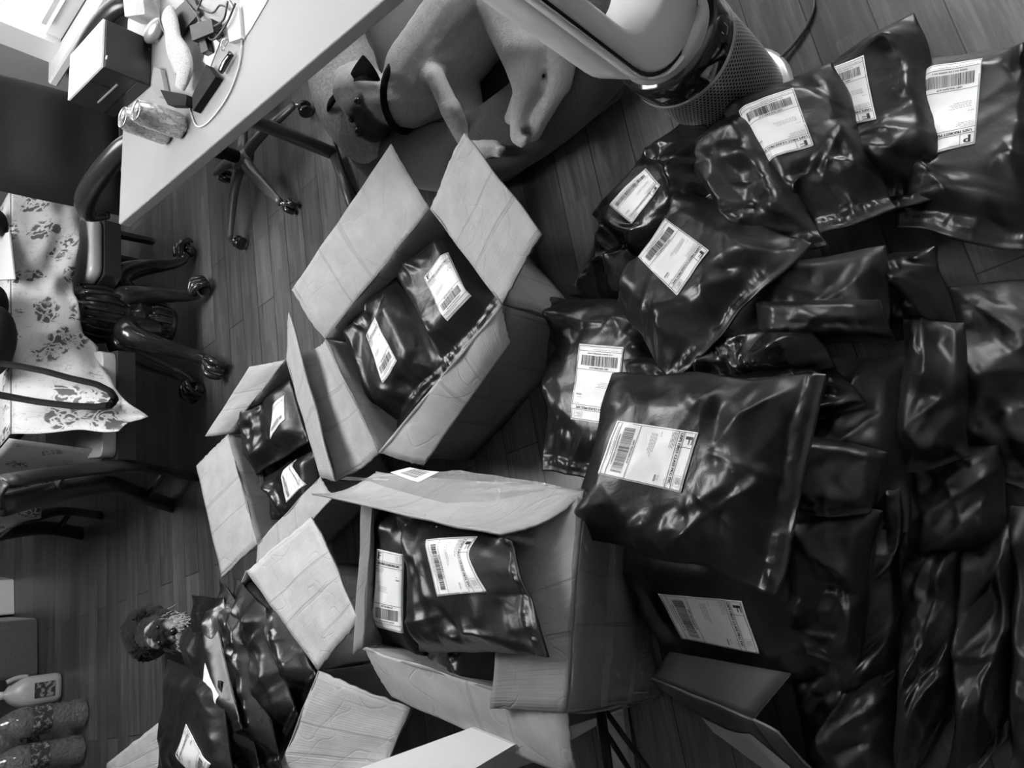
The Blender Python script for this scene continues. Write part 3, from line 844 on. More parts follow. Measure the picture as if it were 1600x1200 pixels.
mailer('flat dark mailer in the bottom shade with tiny creases', [(1240, 1040, .05), (1400, 1010, .06), (1410, 1260, .03), (1270, 1260, .03)], .04, 77, crease=1.1, mat='film_soft')

# tape, print and barcode label on the taped box
wl = [o for o in bxC.children if o.name.startswith('wall_panel')]
fl_ = [o for o in bxC.children if o.name.startswith('flap')]
best = max(wl, key=lambda o: Q(PAN[o.name][0](.5, .5))[0])
tv, tf = gridgeo(30, 6)
jit = lambda V, a, s: [(x, y + a * float(perlin(np.array(x * 14.), np.array(y * 2.), s))) for x, y in V]
for q, sd in (([(897, 775), (880, 1108), (934, 1104), (950, 800)], 3), ([(958, 805), (945, 1098), (975, 1094), (990, 815)], 4)):
    decal('packing_tape', best, on_panel(best, q), jit(tv, .05, sd), tf, 'tape', .0015)
tp = max(fl_, key=lambda o: -Q(PAN[o.name][0](.5, .5))[1])
lb = decal('box_label', tp, on_panel(tp, [(611, 742), (642, 734), (688, 741), (655, 757)]), *gridgeo(6, 6), 'label', .002)
bv_, bf_ = [], []
rr = random.Random(3); x = .2
while x < .85:
    w = rr.choice([.02, .03, .045]); k = len(bv_); bv_ += [(x, .2), (x + w, .2), (x + w, .75), (x, .75)]; bf_.append([k, k + 1, k + 2, k + 3]); x += w + .03
decal('barcode_print', tp, on_panel(tp, [(611, 742), (642, 734), (688, 741), (655, 757)]), bv_, bf_, 'ink', .003, parent=lb)
decal('packing_tape', tp, on_panel(tp, [(560, 752), (720, 738), (880, 765), (700, 790)]), jit(tv, .03, 6), tf, 'tape', .001)
PV, PF = [], []
def addq(x0, y0, x1, y1):
    k = len(PV); PV.extend([(x0, y0), (x1, y0), (x1, y1), (x0, y1)]); PF.append([k, k + 1, k + 2, k + 3])
def addt(s, cx_, cy_, h, w):
    v, f = text(s); k = len(PV); sx = w / (v[:, 0].max() - v[:, 0].min())
    PV.extend([(cx_ + x * sx, cy_ - y * h) for x, y in v]); PF.extend([[i + k for i in q] for q in f])
addq(0, 0, 1, .03); addq(0, .97, 1, 1); addq(0, 0, .008, 1); addq(.3, 0, .308, 1); addq(.99, 0, 1, 1)
addt('5X', .16, .5, .8, .14); addt('color', .68, .5, .75, .36)
decal('box_print', best, on_panel(best, [(1022, 928), (1008, 1082), (984, 1082), (996, 928)]), PV, PF, 'ink_grey', .0012)

# ================================================================= helpers for figures
def PP(x, y, p0, nrm):
    d = RM @ np.array([x - 800.0, y - 600.0, FPX]); o = np.array([0, 0, CAMH]); nrm = np.asarray(nrm, float)
    return o + d * (np.dot(np.asarray(p0) - o, nrm) / np.dot(d, nrm))


def body(name, caps, mat, parent, voxel=.008, dark=(), smooth=6, base_dark=0., jag=0.):
    m = MB()
    for (p0, r0, p1, r1) in caps:
        p0 = np.asarray(p0, float); p1 = np.asarray(p1, float); L = np.linalg.norm(p1 - p0); k = max(1, int(L / (min(r0, r1) * .3)))
        for i in range(k + 1):
            t = i / k; m.ball(p0 * (1 - t) + p1 * t, r0 * (1 - t) + r1 * t, 8)
    me = bpy.data.meshes.new('t'); me.from_pydata(np.vstack(m.v).tolist(), [], m.f)
    o = bpy.data.objects.new('t', me); COL.objects.link(o)
    md = o.modifiers.new('r', 'REMESH'); md.mode = 'VOXEL'; md.voxel_size = voxel
    ms = o.modifiers.new('s', 'SMOOTH'); ms.factor = .5; ms.iterations = smooth
    dg = bpy.context.evaluated_depsgraph_get(); me2 = bpy.data.meshes.new_from_object(o.evaluated_get(dg))
    n = len(me2.vertices); V = np.zeros(n * 3); me2.vertices.foreach_get('co', V); V = V.reshape(-1, 3)
    F = [list(p.vertices) for p in me2.polygons]
    bpy.data.objects.remove(o); bpy.data.meshes.remove(me); bpy.data.meshes.remove(me2)
    if jag:
        c = V.mean(0); d = V - c; d /= np.linalg.norm(d, axis=1)[:, None] + 1e-9
        V = V + d * (perlin(V[:, 0] * 70, V[:, 1] * 70 + V[:, 2] * 60, 3) * jag)[:, None]
    at = np.full(n, base_dark)
    for (c, r, val) in dark:
        d = np.linalg.norm(V - np.asarray(c), axis=1); w = 1 - sstep(r * .75, r * 1.15, d + perlin(V[:, 0] * 60, V[:, 1] * 60, 5) * .008); at = at * (1 - w) + val * w
    return mesh_obj(name, V, F, mat, parent, attr=at)


# ================================================================= dog bed and the big dog
bed = empty('dog_bed', (1.08, 1.8, 0), 'large grey dog bed with a raised bolster, under the sleeping tan dog', 'dog bed')
ring = [(1.16, 2.46), (.71, 2.14), (.635, 1.9), (.63, 1.62), (.80, 1.30), (1.1, 1.18), (1.5, 1.42), (1.62, 1.9), (1.48, 2.34), (1.16, 2.46)]
rb = np.array([(x, y) for x, y in ring[:-1]]); rc = rb.mean(0)
pl = MB(); pts = []
for i in range(len(rb)):
    a, b = rb[i], rb[(i + 1) % len(rb)]; pts.append(a)
mb = MB(); mb.prism([p + (p - rc) / np.linalg.norm(p - rc) * .06 for p in rb], .004, .05); mb.build('bed_base', 'bedside', bed)
mb = MB(); mb.prism([p - (p - rc) * .04 for p in rb], .05, .095); mb.build('bed_cushion', 'suede', bed)
mb = MB(); mb.tube([(x, y, .115) for x, y in ring], .098, 20, 6, caps=False, flat=1.12); mb.build('bolster', 'bedside', bed)
mb = MB(); mb.tube([(1.1, 2.36, .175), (.96, 2.3, .19), (.80, 2.18, .19), (.70, 2.04, .185), (.665, 1.94, .17)], [.07, .115, .12, .115, .08], 22, 6); mb.build('head_pillow', 'plush', bed)

mb = MB(); mb.tube([P(486, 50, .12), P(496, 72, .12), P(503, 110, .12), P(508, 150, .12), P(519, 205, .11), P(535, 258, .1), P(552, 297, .09), P(562, 312, .08)], .0045, 8, 6); mb.build('piping', 'strap', bed)
dogn = empty('tan_dog', (.95, 1.75, .095), 'big short-haired tan dog with a dark muzzle lying curled in the grey bed', 'dog')
def d3(x, y, z): return P(x, y, z)
ch, mid, hip = d3(668, 118, .23), d3(742, 20, .235), d3(835, -70, .22)
nk, hd = d3(608, 158, .29), d3(556, 142, .31)
muz, nose = d3(583, 182, .29), d3(574, 199, .285)
elbow = d3(681, 122, .315)
caps = [(ch, .125, mid, .128), (mid, .128, hip, .125), (d3(640, 150, .25), .09, nk, .068), (ch, .12, d3(640, 150, .25), .09), (nk, .068, d3(578, 150, .3), .062),
        (d3(568, 138, .31), .07, hd, .068), (hd, .066, d3(563, 160, .31), .058), (d3(566, 163, .305), .052, muz, .044), (muz, .044, nose, .034), (d3(578, 180, .28), .05, d3(584, 201, .265), .042), (d3(560, 160, .31), .045, d3(553, 184, .29), .026), (d3(572, 150, .30), .055, d3(590, 190, .27), .04), (d3(585, 150, .28), .06, d3(594, 178, .26), .045), (d3(545, 128, .31), .05, d3(560, 125, .31), .055),
        # front legs
        (d3(655, 100, .25), .09, d3(672, 112, .265), .048), (d3(672, 112, .265), .045, elbow, .026), (elbow, .026, d3(704, 170, .28), .027), (d3(704, 170, .28), .03, d3(728, 222, .2), .023), (d3(728, 222, .2), .024, d3(757, 233, .19), .024), (d3(757, 233, .19), .028, d3(776, 228, .18), .024),
        (d3(715, 120, .2), .06, d3(735, 160, .18), .036), (d3(735, 160, .18), .032, d3(745, 208, .15), .026), (d3(745, 208, .15), .024, d3(768, 244, .14), .024),
        # hind legs
        (hip, .11, d3(800, 10, .26), .085), (d3(800, 10, .26), .085, d3(815, 80, .27), .056), (d3(815, 80, .27), .054, d3(822, 135, .25), .034), (d3(822, 135, .25), .032, d3(811, 178, .22), .024), (d3(811, 178, .22), .024, d3(812, 212, .2), .026),
        (d3(880, -30, .2), .08, d3(885, 60, .22), .05), (d3(885, 60, .22), .048, d3(874, 130, .2), .032), (d3(874, 130, .2), .028, d3(850, 175, .19), .024), (d3(850, 175, .19), .022, d3(832, 208, .18), .024),
        (d3(842, 100, .2), .04, d3(800, 185, .2), .022)]
for (cx_, cy_, z) in ((776, 228, .18), (812, 212, .2)):   # toes
    for k in range(4):
        c = d3(cx_ + 3 + k * 3.5 - 4, cy_ + 5 + (3 if k in (1, 2) else 0), z + .004 * k); caps.append((c, .0115, d3(cx_ + k * 3.5 - 2, cy_ + 12 + (3 if k in (1, 2) else 0), z), .0095))
big = body('dog_body', caps, 'tan_fur', dogn, .0075, smooth=7, base_dark=.1, dark=[(d3(606, 160, .27), .07, 0.), (d3(560, 130, .34), .05, 0.), (d3(584, 197, .28), .078, .95), (d3(577, 182, .31), .05, .9), (d3(599, 180, .27), .03, .8), (d3(568, 200, .29), .036, 1.), (d3(559, 159, .36), .024, .97), (d3(550, 187, .33), .018, .97), (d3(822, 205, .2), .02, .9), (d3(783, 243, .19), .017, .8)])
def ear(px, z, name='ear', par=dogn, mat='dark_fur', th=.012):
    pts = [d3(x, y, zz) for (x, y), zz in zip(px, z)]; m = MB(); c = np.mean(pts, 0)
    n = np.cross(pts[1] - pts[0], pts[2] - pts[0]); n /= np.linalg.norm(n); n = n if n[2] > 0 else -n
    V = [p + n * 0 for p in pts] + [c + n * th] + [p - n * .006 for p in pts] + [c - n * .012]; k = len(pts)
    F = [[i, (i + 1) % k, k] for i in range(k)] + [[(i + 1) % k + k + 1, i + k + 1, 2 * k + 1] for i in range(k)] + [[i, i + k + 1, (i + 1) % k + k + 1, (i + 1) % k] for i in range(k)]
    m.add(V, F); o = m.build(name, mat, par); s = o.modifiers.new('s', 'SUBSURF'); s.levels = 2; s.render_levels = 2; return o
ear([(544, 131), (545, 122), (550, 108), (565, 88), (567.5, 85.5), (571, 88), (586, 106), (595, 124), (596, 128), (590, 129), (570, 127), (552, 128)], [.36, .37, .38, .39, .39, .39, .38, .36, .355, .36, .375, .37])
ear([(527, 145), (518, 147), (510, 160), (509, 179), (514, 172), (524, 160)], [.33, .33, .32, .3, .31, .33])
for p, r in ((d3(559, 158, .366), .0105), (d3(549, 187, .325), .009)):
    mb = MB(); mb.ball(p, r, 10); mb.build('eye', 'eye', dogn)
mb = MB(); mb.ball(d3(564, 204, .298), .019, 10, (1.1, 1.1, .8)); mb.build('nose', 'black_gloss', dogn)
# collar
cp = [nk + (d3(598, 150, .3) - nk) * .5]
ax_ = (d3(578, 150, .3) - d3(640, 152, .26)); ax_ /= np.linalg.norm(ax_); e1 = np.cross(ax_, [0, 0, 1]); e1 /= np.linalg.norm(e1); e2 = np.cross(e1, ax_)
mb = MB(); cc = d3(632, 150, .262); mb.tube([cc + (e1 * math.cos(t) + e2 * math.sin(t)) * .096 for t in np.linspace(0, 2 * math.pi, 25)], .010, 8, 1, caps=False); mb.build('collar', 'strap', dogn)

# ================================================================= tower fan
fx, fy = .72, .895
fan = empty('tower_fan', (fx, fy, 0), 'silver and white bladeless tower fan with a perforated base, beside the dog bed', 'fan')
mb = MB(); mb.lathe([(0, .002), (.118, .002), (.122, .006), (.122, .014), (.112, .02), (0, .02)], (fx, fy, 0)); mb.build('foot_ring', 'silver_plastic', fan)
mb = MB(); mb.lathe([(.102, .02), (.106, .03), (.112, .15), (.115, .27)], (fx, fy, 0), 64, uvs=(88, 122)); mb.build('perforated_shell', 'perf', fan)
mb = MB(); mb.lathe([(.1155, .268), (.117, .272), (.117, .278), (.115, .280)], (fx, fy, 0), 64); mb.build('trim_ring', 'silver_plastic', fan)
mb = MB(); mb.lathe([(.1155, .279), (.116, .29), (.114, .338), (.108, .346), (0, .346)], (fx, fy, 0), 64); mb.build('dark_band', 'black_gloss', fan)
mb = MB(); mb.lathe([(.1, .346), (.094, .36), (.07, .37), (0, .372)], (fx, fy, 0), 48); mb.build('neck', 'silver_plastic', fan)
FA = math.radians(-100); fd = np.array([math.cos(FA), math.sin(FA), 0]); fr = np.array([-fd[1], fd[0], 0])
dd = np.array([math.cos(math.radians(-88)), math.sin(math.radians(-88)), 0]); mb = MB()
mb.lathe([(0, .002), (.022, .002), (.024, 0), (.024, -.004)], np.array([fx, fy, .317]) + dd * .1145, 28, axis=dd); sp = mb.build('display', 'black_plastic', fan)
mb = MB(); c_ = np.array([fx, fy, .317]) + dd * .117; sd_ = np.array([-dd[1], dd[0], 0])
mb.tube([c_ + sd_ * -.006 + [0, 0, -.012], c_ + sd_ * .008 + [0, 0, -.011], c_ + sd_ * .009 + [0, 0, .004]], .0006, 5, 1)
mb.tube([c_ + sd_ * -.011 + [0, 0, .0], c_ + sd_ * -.011 + [0, 0, .007]], .001, 5, 1); mb.build('display_marks', 'label', sp)


def stadium(hw, z0, z1, n=20, bot=1.):
    pts = []
    for i in range(n + 1):
        t = math.pi + math.pi * i / n; pts.append((hw * math.cos(t), z0 + hw * bot + hw * bot * math.sin(t)))
    for i in range(n + 1):
        t = math.pi * i / n; pts.append((hw * math.cos(t), z1 - hw + hw * math.sin(t)))
    return np.array(pts)


def ringpiece(m, outer, inner, y0, y1, bev=.004):
    n = len(outer); V = []; rows = [(outer, y1 - bev, 0), (outer, y0 + bev, 0), (outer, y0, bev), (inner, y0, -bev), (inner, y0 + bev, 0), (inner, y1 - bev, 0), (inner, y1, -bev), (outer, y1, bev)]
    for (pl_, y, inset) in rows:
        c = (outer.max(0) + outer.min(0)) / 2
        for i in range(n):
            a = pl_[i - 1]; b = pl_[(i + 1) % n]; t = b - a; t = t / (np.linalg.norm(t) + 1e-9); nn = np.array([t[1], -t[0]])
            q = pl_[i] - nn * inset; V.append(np.array([fx, fy, 0]) + fr * q[0] + np.array([0, 0, q[1]]) - fd * y)
    F = []
    for r in range(8):
        r2 = (r + 1) % 8
        for i in range(n):
            j = (i + 1) % n; F.append([r * n + i, r * n + j, r2 * n + j, r2 * n + i])
    m.add(V, F)


zt = 1.02; zb_ = .347
o0, o1, o2 = stadium(.132, zb_, zt), stadium(.126, zb_ + .006, zt - .008), stadium(.118, zb_ + .013, zt - .014)
inn = stadium(.078, zb_ + .125, zt - .05)
mb = MB(); ringpiece(mb, o0, stadium(.08, zb_ + .12, zt - .048), -.068, .05, .012); ringpiece(mb, o0, o1, -.080, -.05, .003); mb.build('loop_shell', 'white_plastic', fan)
mb = MB(); ringpiece(mb, o1, o2, -.073, -.05, .001); mb.build('air_slot', 'black_plastic', fan)
mb = MB(); ringpiece(mb, o2, inn, -.081, .045, .008); mb.build('loop_front', 'white_plastic', fan)
mb = MB(); mb.tube([P(1208, 103, .015), P(1222, 88, .012), P(1246, 62, .007), P(1262, 38, .007), P(1272, 5, .007), P(1262, -20, .007), P(1240, -50, .007)], .0042, 8, 6)
tag(mb.build('power_cord', 'cordm'), 'dark power cord running over the floor from the fan foot', 'cord')

# ================================================================= desk
zd = .74
dk = empty('desk', (.5, 1.4, 0), 'white topped desk with a grey tube frame, cans and clutter on it', 'desk')
dC = P(185, 352, zd)[:2]; dE = P(604, -4, zd)[:2]; e_ = (dE - dC) / np.linalg.norm(dE - dC); f_ = np.array([-e_[1], e_[0]])
if f_[0] < 0: f_ = -f_
DW = .70; c0 = dC; c1 = dC + e_ * 2.0; c2 = c1 + f_ * DW; c3 = dC + f_ * DW
def rnd(poly, r=.012, k=4):
    o = []; n = len(poly)
    for i in range(n):
        p, a, b = poly[i], poly[i - 1], poly[(i + 1) % n]; ua = (a - p) / np.linalg.norm(a - p); ub = (b - p) / np.linalg.norm(b - p)
        for j in range(k + 1):
            t = j / k; o.append((p + ua * r) * (1 - t) ** 2 + 2 * p * t * (1 - t) + (p + ub * r) * t * t)
    return o
mb = MB(); mb.prism(rnd([c0, c1, c2, c3]), zd - .032, zd)
o = mb.build('desk_top', 'desk', dk, smooth=False); bv = o.modifiers.new('b', 'BEVEL'); bv.width = .004; bv.segments = 3; bv.limit_method = 'ANGLE'
lg = P(522, 240, .03); lg2 = P(556, 335, .03)
mb = MB(); mb.tube([(lg[0], lg[1], .03), (lg[0], lg[1], zd - .033)], .024, 16, 1); mb.build('leg', 'grey_metal', dk)
mb = MB(); mb.tube([lg, lg2 * .5 + lg * .5, lg2], .02, 14, 1); mb.build('foot_bar', 'grey_metal', dk)
fl = np.array([*(dC + e_ * 1.75 + f_ * .55), .03]); mb = MB(); mb.tube([(fl[0], fl[1], .003), (fl[0], fl[1], zd - .033)], .024, 16, 1); mb.build('leg', 'grey_metal', dk)
mb = MB(); r0 = np.array([*(dC + e_ * .12 + f_ * .45), zd - .055]); r1 = np.array([*(dC + e_ * 1.9 + f_ * .5), zd - .055]); mb.tube([r0, r1], .02, 10, 1); mb.tube([r0, (lg[0], lg[1], zd - .055)], .02, 10, 1); mb.build('under_rail', 'grey_metal', dk)
mb = MB(); mb.tube([P(462, 88, .005), P(458, 108, .005), P(470, 124, .005), P(484, 112, .005), P(491, 96, .005), P(490, 78, .005)], .003, 6, 6)
tag(mb.build('floor_cable', 'white_cable'), 'thin pale cable looping on the floor between desk and dog bed', 'cable')


def can(px, py, label):
    b = P(px, py, zd + .1215); b[2] = zd; r = empty('drink_can', b, label, 'can', 'opened drink cans on the desk corner')
    m = MB(); m.lathe([(.024, 0), (.027, .003), (.033, .013), (.033, .1), (.0325, .106), (.028, .116), (.0275, .1185), (.0262, .1215), (.0255, .119), (.0245, .1175)], b, 40); m.build('can_body', 'canprint', r)
    m = MB(); m.lathe([(.0246, .1178), (0, .1182)], b, 32); ld = m.build('can_lid', 'alu', r)
    m = MB(); m.lathe([(.0272, .1185), (.0276, .121), (.0262, .1222), (.0252, .120)], b, 40); m.build('can_rim', 'alu', r)
    m = MB(); m.lathe([(.008, .1188), (.0, .119)], b + [-.008, -.009, 0], 16); m.build('mouth_hole', 'black_plastic', ld)
    m = MB(); m.tube([b + [.012, .006, .1205], b + [.003, .001, .1205], b + [-.003, -.002, .1202]], [.006, .007, .005], 10, 2, flat=.2); m.build('pull_tab', 'alu', ld)
can(212, 172, 'silver drink can standing nearer the printer side, second from the desk end')
can(191, 183, 'silver drink can partly behind the other one, right at the desk end')

# label printer
b1, b2, b3 = P(180, 184, zd), P(236, 135, zd), P(238, 62, zd)
b4 = b1 + (b3 - b2); pr = empty('label_printer', (b1 + b3) / 2, 'black box-shaped label printer with a paper slot on the white desk', 'printer')
mb = MB(); mb.prism([b1[:2], b2[:2], b3[:2], b4[:2]], zd + .001, zd + .128); o = mb.build('printer_body', 'black_plastic', pr, smooth=False); bv = o.modifiers.new('b', 'BEVEL'); bv.width = .004; bv.segments = 2
mb = MB(); cc = (b1 + b2 + b3 + b4) / 4; mb.prism([(cc + (b - cc) * .985)[:2] for b in (b1, b2, b3, b4)], zd + .1285, zd + .134); mb.build('printer_lit_top', 'white_plastic', pr, smooth=False)  # white top paints in the window light falling on the printer
fw = (b2 - b1) / np.linalg.norm(b2 - b1); fn = np.array([fw[1], -fw[0], 0]); L_ = np.linalg.norm(b2 - b1); fn = fn if np.dot(fn, b1 - b3) > 0 else -fn
axp = np.array([fw, fn, [0, 0, 1]])
mb = MB(); mb.box(b1 + fw * L_ * .5 + fn * .001 + [0, 0, .07], (L_ * .56, .004, .004), ax=axp); mb.build('paper_slot', 'silver_plastic', pr, smooth=False)
mb = MB(); mb.box(b1 + fw * L_ * .5 + fn * .0005 + [0, 0, .036], (L_ * .98, .002, .002), ax=axp); mb.box(b1 + fw * L_ * .62 + fn * .0005 + [0, 0, .1], (.002, .002, .05), ax=axp); mb.build('seam', 'black_gloss', pr, smooth=False)
mb = MB(); mb.lathe([(0, .0), (.006, .0), (.006, .002), (0, .002)], P(167, 90, zd + .134), 16); mb.build('button', 'silver_plastic', pr)

# clutter on the desk
def slab(name, px, z0, z1, mat, label, cat, r=.004, group=None):
    m = MB(); pp = [P(x, y, z1)[:2] for x, y in px]
    m.prism(rnd(pp, r, 3), z0, z1); o = m.build(name, mat, smooth=False)
    bv = o.modifiers.new('b', 'BEVEL'); bv.width = min(.003, (z1 - z0) * .3); bv.segments = 2; bv.limit_method = 'ANGLE'
    return tag(o, label, cat, group)
mb = MB(); mb.tube([P(262, 22, zd + .03), P(268, 42, zd + .03), P(272, 70, zd + .032), P(283, 92, zd + .034), P(288, 112, zd + .032), P(281, 138, zd + .03)], [.03, .031, .034, .038, .036, .022], 18, 5, flat=.42)
tag(mb.build('sock', 'sock'), 'small white ankle sock lying across the clutter on the desk', 'sock')
slab('wallet', [(300, 150), (322, 100), (337, 120), (301, 174)], zd + .001, zd + .02, 'leather', 'thin black wallet beside the sock on the desk', 'wallet')
slab('pouch', [(250, 140), (292, 148), (290, 165), (262, 164)], zd + .001, zd + .022, 'leather', 'small black pouch between the cans and the sock', 'pouch')
slab('earbud_case', [(240, 104), (250, 108), (258, 148), (247, 152), (236, 128)], zd + .001, zd + .016, 'silver_plastic', 'small striped silver gadget beside the printer', 'gadget')
slab('price_tag', [(330, 55), (343, 66), (328, 104), (316, 96)], zd + .001, zd + .0025, 'label', 'white paper tag hanging from the key ring', 'tag', .001)
slab('paper_sheet', [(376, -20), (430, -20), (392, 45), (381, 61), (374, 20)], zd + .0005, zd + .002, 'paper', 'white sheet of paper at the upper edge of the desk', 'paper', .001)
slab('small_white_box', [(190, -20), (222, -20), (226, 22), (195, 26)], zd + .001, zd + .05, 'card', 'small grey carton on the desk at the top edge of the picture', 'box')
slab('dark_folder', [(268, 20), (300, -10), (312, 20), (275, 60)][:4], zd + .001, zd + .012, 'black_plastic', 'dark folder under the cable bundle', 'folder')
slab('black_adapter', [(296, 40), (330, 28), (334, 50), (300, 64)], zd + .001, zd + .028, 'black_plastic', 'black power adapter among the cables', 'adapter')
slab('card_case', [(310, 60), (318, 52), (325, 78), (314, 84)], zd + .001, zd + .02, 'black_plastic', 'small black case beside the paper tag', 'case')
slab('clear_packet', [(352, 20), (372, 10), (376, 60), (358, 66)], zd + .001, zd + .012, 'silver_plastic', 'crinkled silvery packet right of the keys', 'packet')
mb = MB(); mb.ball(P(240, 48, zd + .019), .038, 14, (1.25, .7, .5), ax=np.array([[.5, -.86, 0], [.86, .5, 0], [0, 0, 1]])); tag(mb.build('computer_mouse', 'silver_plastic'), 'pale rounded computer mouse between printer and sock', 'mouse')
mb = MB(); mb.tube([P(345, 112, zd + .011), P(352, 97, zd + .012), P(361, 84, zd + .011)], [.010, .0125, .010], 14, 4, flat=.7)
kf = mb.build('key_fob', 'black_gloss'); tag(kf, 'glossy black car key fob with a steel ring', 'key fob')
mb = MB(); kc = P(350, 70, zd + .006); mb.tube([kc + [math.cos(t) * .015, math.sin(t) * .015, .002 * math.sin(2 * t)] for t in np.linspace(0, 2 * math.pi, 25)], .0014, 6, 1, caps=False); mb.build('key_ring', 'chrome', kf)
mb = MB(); mb.tube([P(x, y, zd + .003) for x, y in ((292, 150), (302, 188), (312, 198), (330, 186), (356, 150), (373, 105), (378, 60), (370, 25), (352, -8))], .0023, 8, 8)
tag(mb.build('charging_cable', 'white_cable'), 'white charging cable curving around the clutter to the desk edge', 'cable')
rr = random.Random(5)
for k, (pth, lb) in enumerate((([(300, 5), (330, 20), (345, 8), (362, 22), (340, 50), (310, 70)], 'black cable looping highest over the adapter'),
                              ([(285, -5), (312, 30), (330, 62), (352, 40), (368, 5)], 'black cable crossing towards the paper sheet'),
                              ([(318, -8), (308, 22), (322, 44), (348, 32), (356, 2)], 'black cable coiled at the top edge of the desk'),
                              ([(232, -8), (248, 14), (252, 40), (262, 60)], 'thin grey cable behind the mouse'))):
    mb = MB(); mb.tube([P(x, y, zd + .006 + .008 * k + .004 * rr.random()) for x, y in pth], .0026, 8, 8); tag(mb.build('cable', 'cordm'), lb, 'cable', 'loose cables on the desk')

# ================================================================= office chair
oc = np.array([.70, 3.02, 0]); Fw = np.array([.54, -.84, 0]); Lt = np.array([.84, .54, 0]); AX = np.array([Lt, Fw, [0, 0, 1]])
oc_ = empty('office_chair', oc, 'black padded swivel armchair with a five-star base behind the desk', 'chair')
def ol(l, f, z): return oc + Lt * l + Fw * f + np.array([0, 0, z])
mb = MB(); mb.box(ol(0, .02, .48), (.52, .5, .11), ax=AX, bev=.04)
o = mb.build('seat', 'leather', oc_); sb = o.modifiers.new('s', 'SUBSURF'); sb.levels = sb.render_levels = 2
mb = MB(); V = []; nu, nv = 16, 22
uu, vv = np.meshgrid(np.linspace(-1, 1, nu + 1), np.linspace(0, 1, nv + 1))
def backsurf(sgn):
    w = .27 * (1 - .18 * vv ** 3); l = uu * w; z = .5 + vv * .78
    t = .055 * np.power(np.clip(1 - uu ** 4, 0, 1), .5) * np.power(np.clip(1 - (2 * vv - 1) ** 6, 0, 1), .5)
    f = -.25 - .10 * vv - .03 * np.abs(uu) ** 2 * -1 + sgn * (t + .012 * np.cos(vv * 3 * 2 * np.pi) * (sgn > 0) * (1 - uu ** 2))
    return oc + l[..., None] * Lt + f[..., None] * Fw + z[..., None] * np.array([0, 0, 1.])
fa, fb_ = backsurf(1), backsurf(-1); w = nu + 1
i, j = np.meshgrid(np.arange(nu), np.arange(nv)); a = (j * w + i).ravel(); N = w * (nv + 1)
F1 = np.stack([a, a + 1, a + w + 1, a + w], 1)
mesh_obj('backrest', np.vstack([fa.reshape(-1, 3), fb_.reshape(-1, 3)]), np.vstack([F1, F1[:, ::-1] + N]), 'leather', oc_)
for sg in (-1, 1):
    mb = MB(); mb.tube([ol(sg * .27, -.24, .56), ol(sg * .30, -.23, .63), ol(sg * .315, -.12, .675), ol(sg * .32, .06, .68), ol(sg * .31, .2, .655), ol(sg * .30, .245, .58), ol(sg * .27, .19, .47)], [.022, .03, .036, .036, .032, .026, .02], 14, 5, flat=.75)
    mb.build('armrest', 'arm', oc_)
mb = MB(); mb.lathe([(.026, .12), (.026, .2), (.032, .2), (.032, .36), (.05, .38), (.05, .43)], oc, 24); mb.build('gas_lift', 'black_plastic', oc_)
mb = MB(); mb.tube([ol(.05, .02, .41), ol(.2, .06, .40), ol(.27, .07, .39)], [.006, .006, .012], 8, 3); mb.build('height_lever', 'black_plastic', oc_)
bs = MB(); bs.lathe([(.0, .145), (.05, .14), (.055, .1), (.03, .09), (0, .09)], oc, 24)
for k in range(5):
    an = math.radians(-122 + 72 * k); d = np.array([math.cos(an), math.sin(an), 0])
    bs.tube([oc + [0, 0, .12], oc + d * .12 + [0, 0, .118], oc + d * .24 + [0, 0, .095], oc + d * .33 + [0, 0, .075]], [.03, .027, .022, .016], 10, 4, flat=.7)
bs.build('star_base', 'grey_metal', oc_)
for k in range(5):
    an = math.radians(-122 + 72 * k); d = np.array([math.cos(an), math.sin(an), 0]); s_ = np.array([-d[1], d[0], 0]); c = oc + d * .33 + [0, 0, .029]
    mb = MB()
    for q in (-1, 1): mb.lathe([(0, -.009), (.024, -.009), (.0275, -.004), (.0275, .004), (.024, .009), (0, .009)], c + s_ * q * .015, 20, axis=s_)
    cs = mb.build('caster', 'black_gloss', oc_)
    mb = MB(); mb.tube([c, c + [0, 0, .045]], .008, 8, 1); mb.build('caster_stem', 'chrome', cs)

# ================================================================= dining table
tE1, tE2 = P(16, 300, .75), P(16, 680, .75); te = (tE2 - tE1) / np.linalg.norm(tE2 - tE1); tb = np.array([te[1], -te[0], 0]); tb = tb if tb[1] > 0 else -tb
TW = np.linalg.norm(tE2 - tE1); tc = np.array([-.02, 3.42, 0])
tab = empty('dining_table', tc, 'dark carved pedestal table on clawed feet under the floral cloth', 'table')
mb = MB(); mb.prism([tE1[:2] + te[:2] * .02 + tb[:2] * .02, tE2[:2] - te[:2] * .02 + tb[:2] * .02, (tE2 + tb * .95 - te * .02)[:2], (tE1 + tb * .95 + te * .02)[:2]], .715, .745); mb.build('table_top', 'dark_wood', tab, smooth=False)
mb = MB(); mb.prism([(tE1 + te * .12 + tb * .13)[:2], (tE2 - te * .12 + tb * .13)[:2], (tE2 + tb * .85 - te * .12)[:2], (tE1 + tb * .85 + te * .12)[:2]], .63, .715); mb.build('apron', 'dark_wood', tab, smooth=False)
mb = MB(); mb.lathe([(.0, .12), (.08, .12), (.09, .15), (.095, .2), (.085, .235), (.07, .25), (.105, .27), (.11, .29), (.085, .31), (.105, .35), (.115, .42), (.1, .5), (.07, .56), (.09, .6), (.12, .63)], tc, 32)
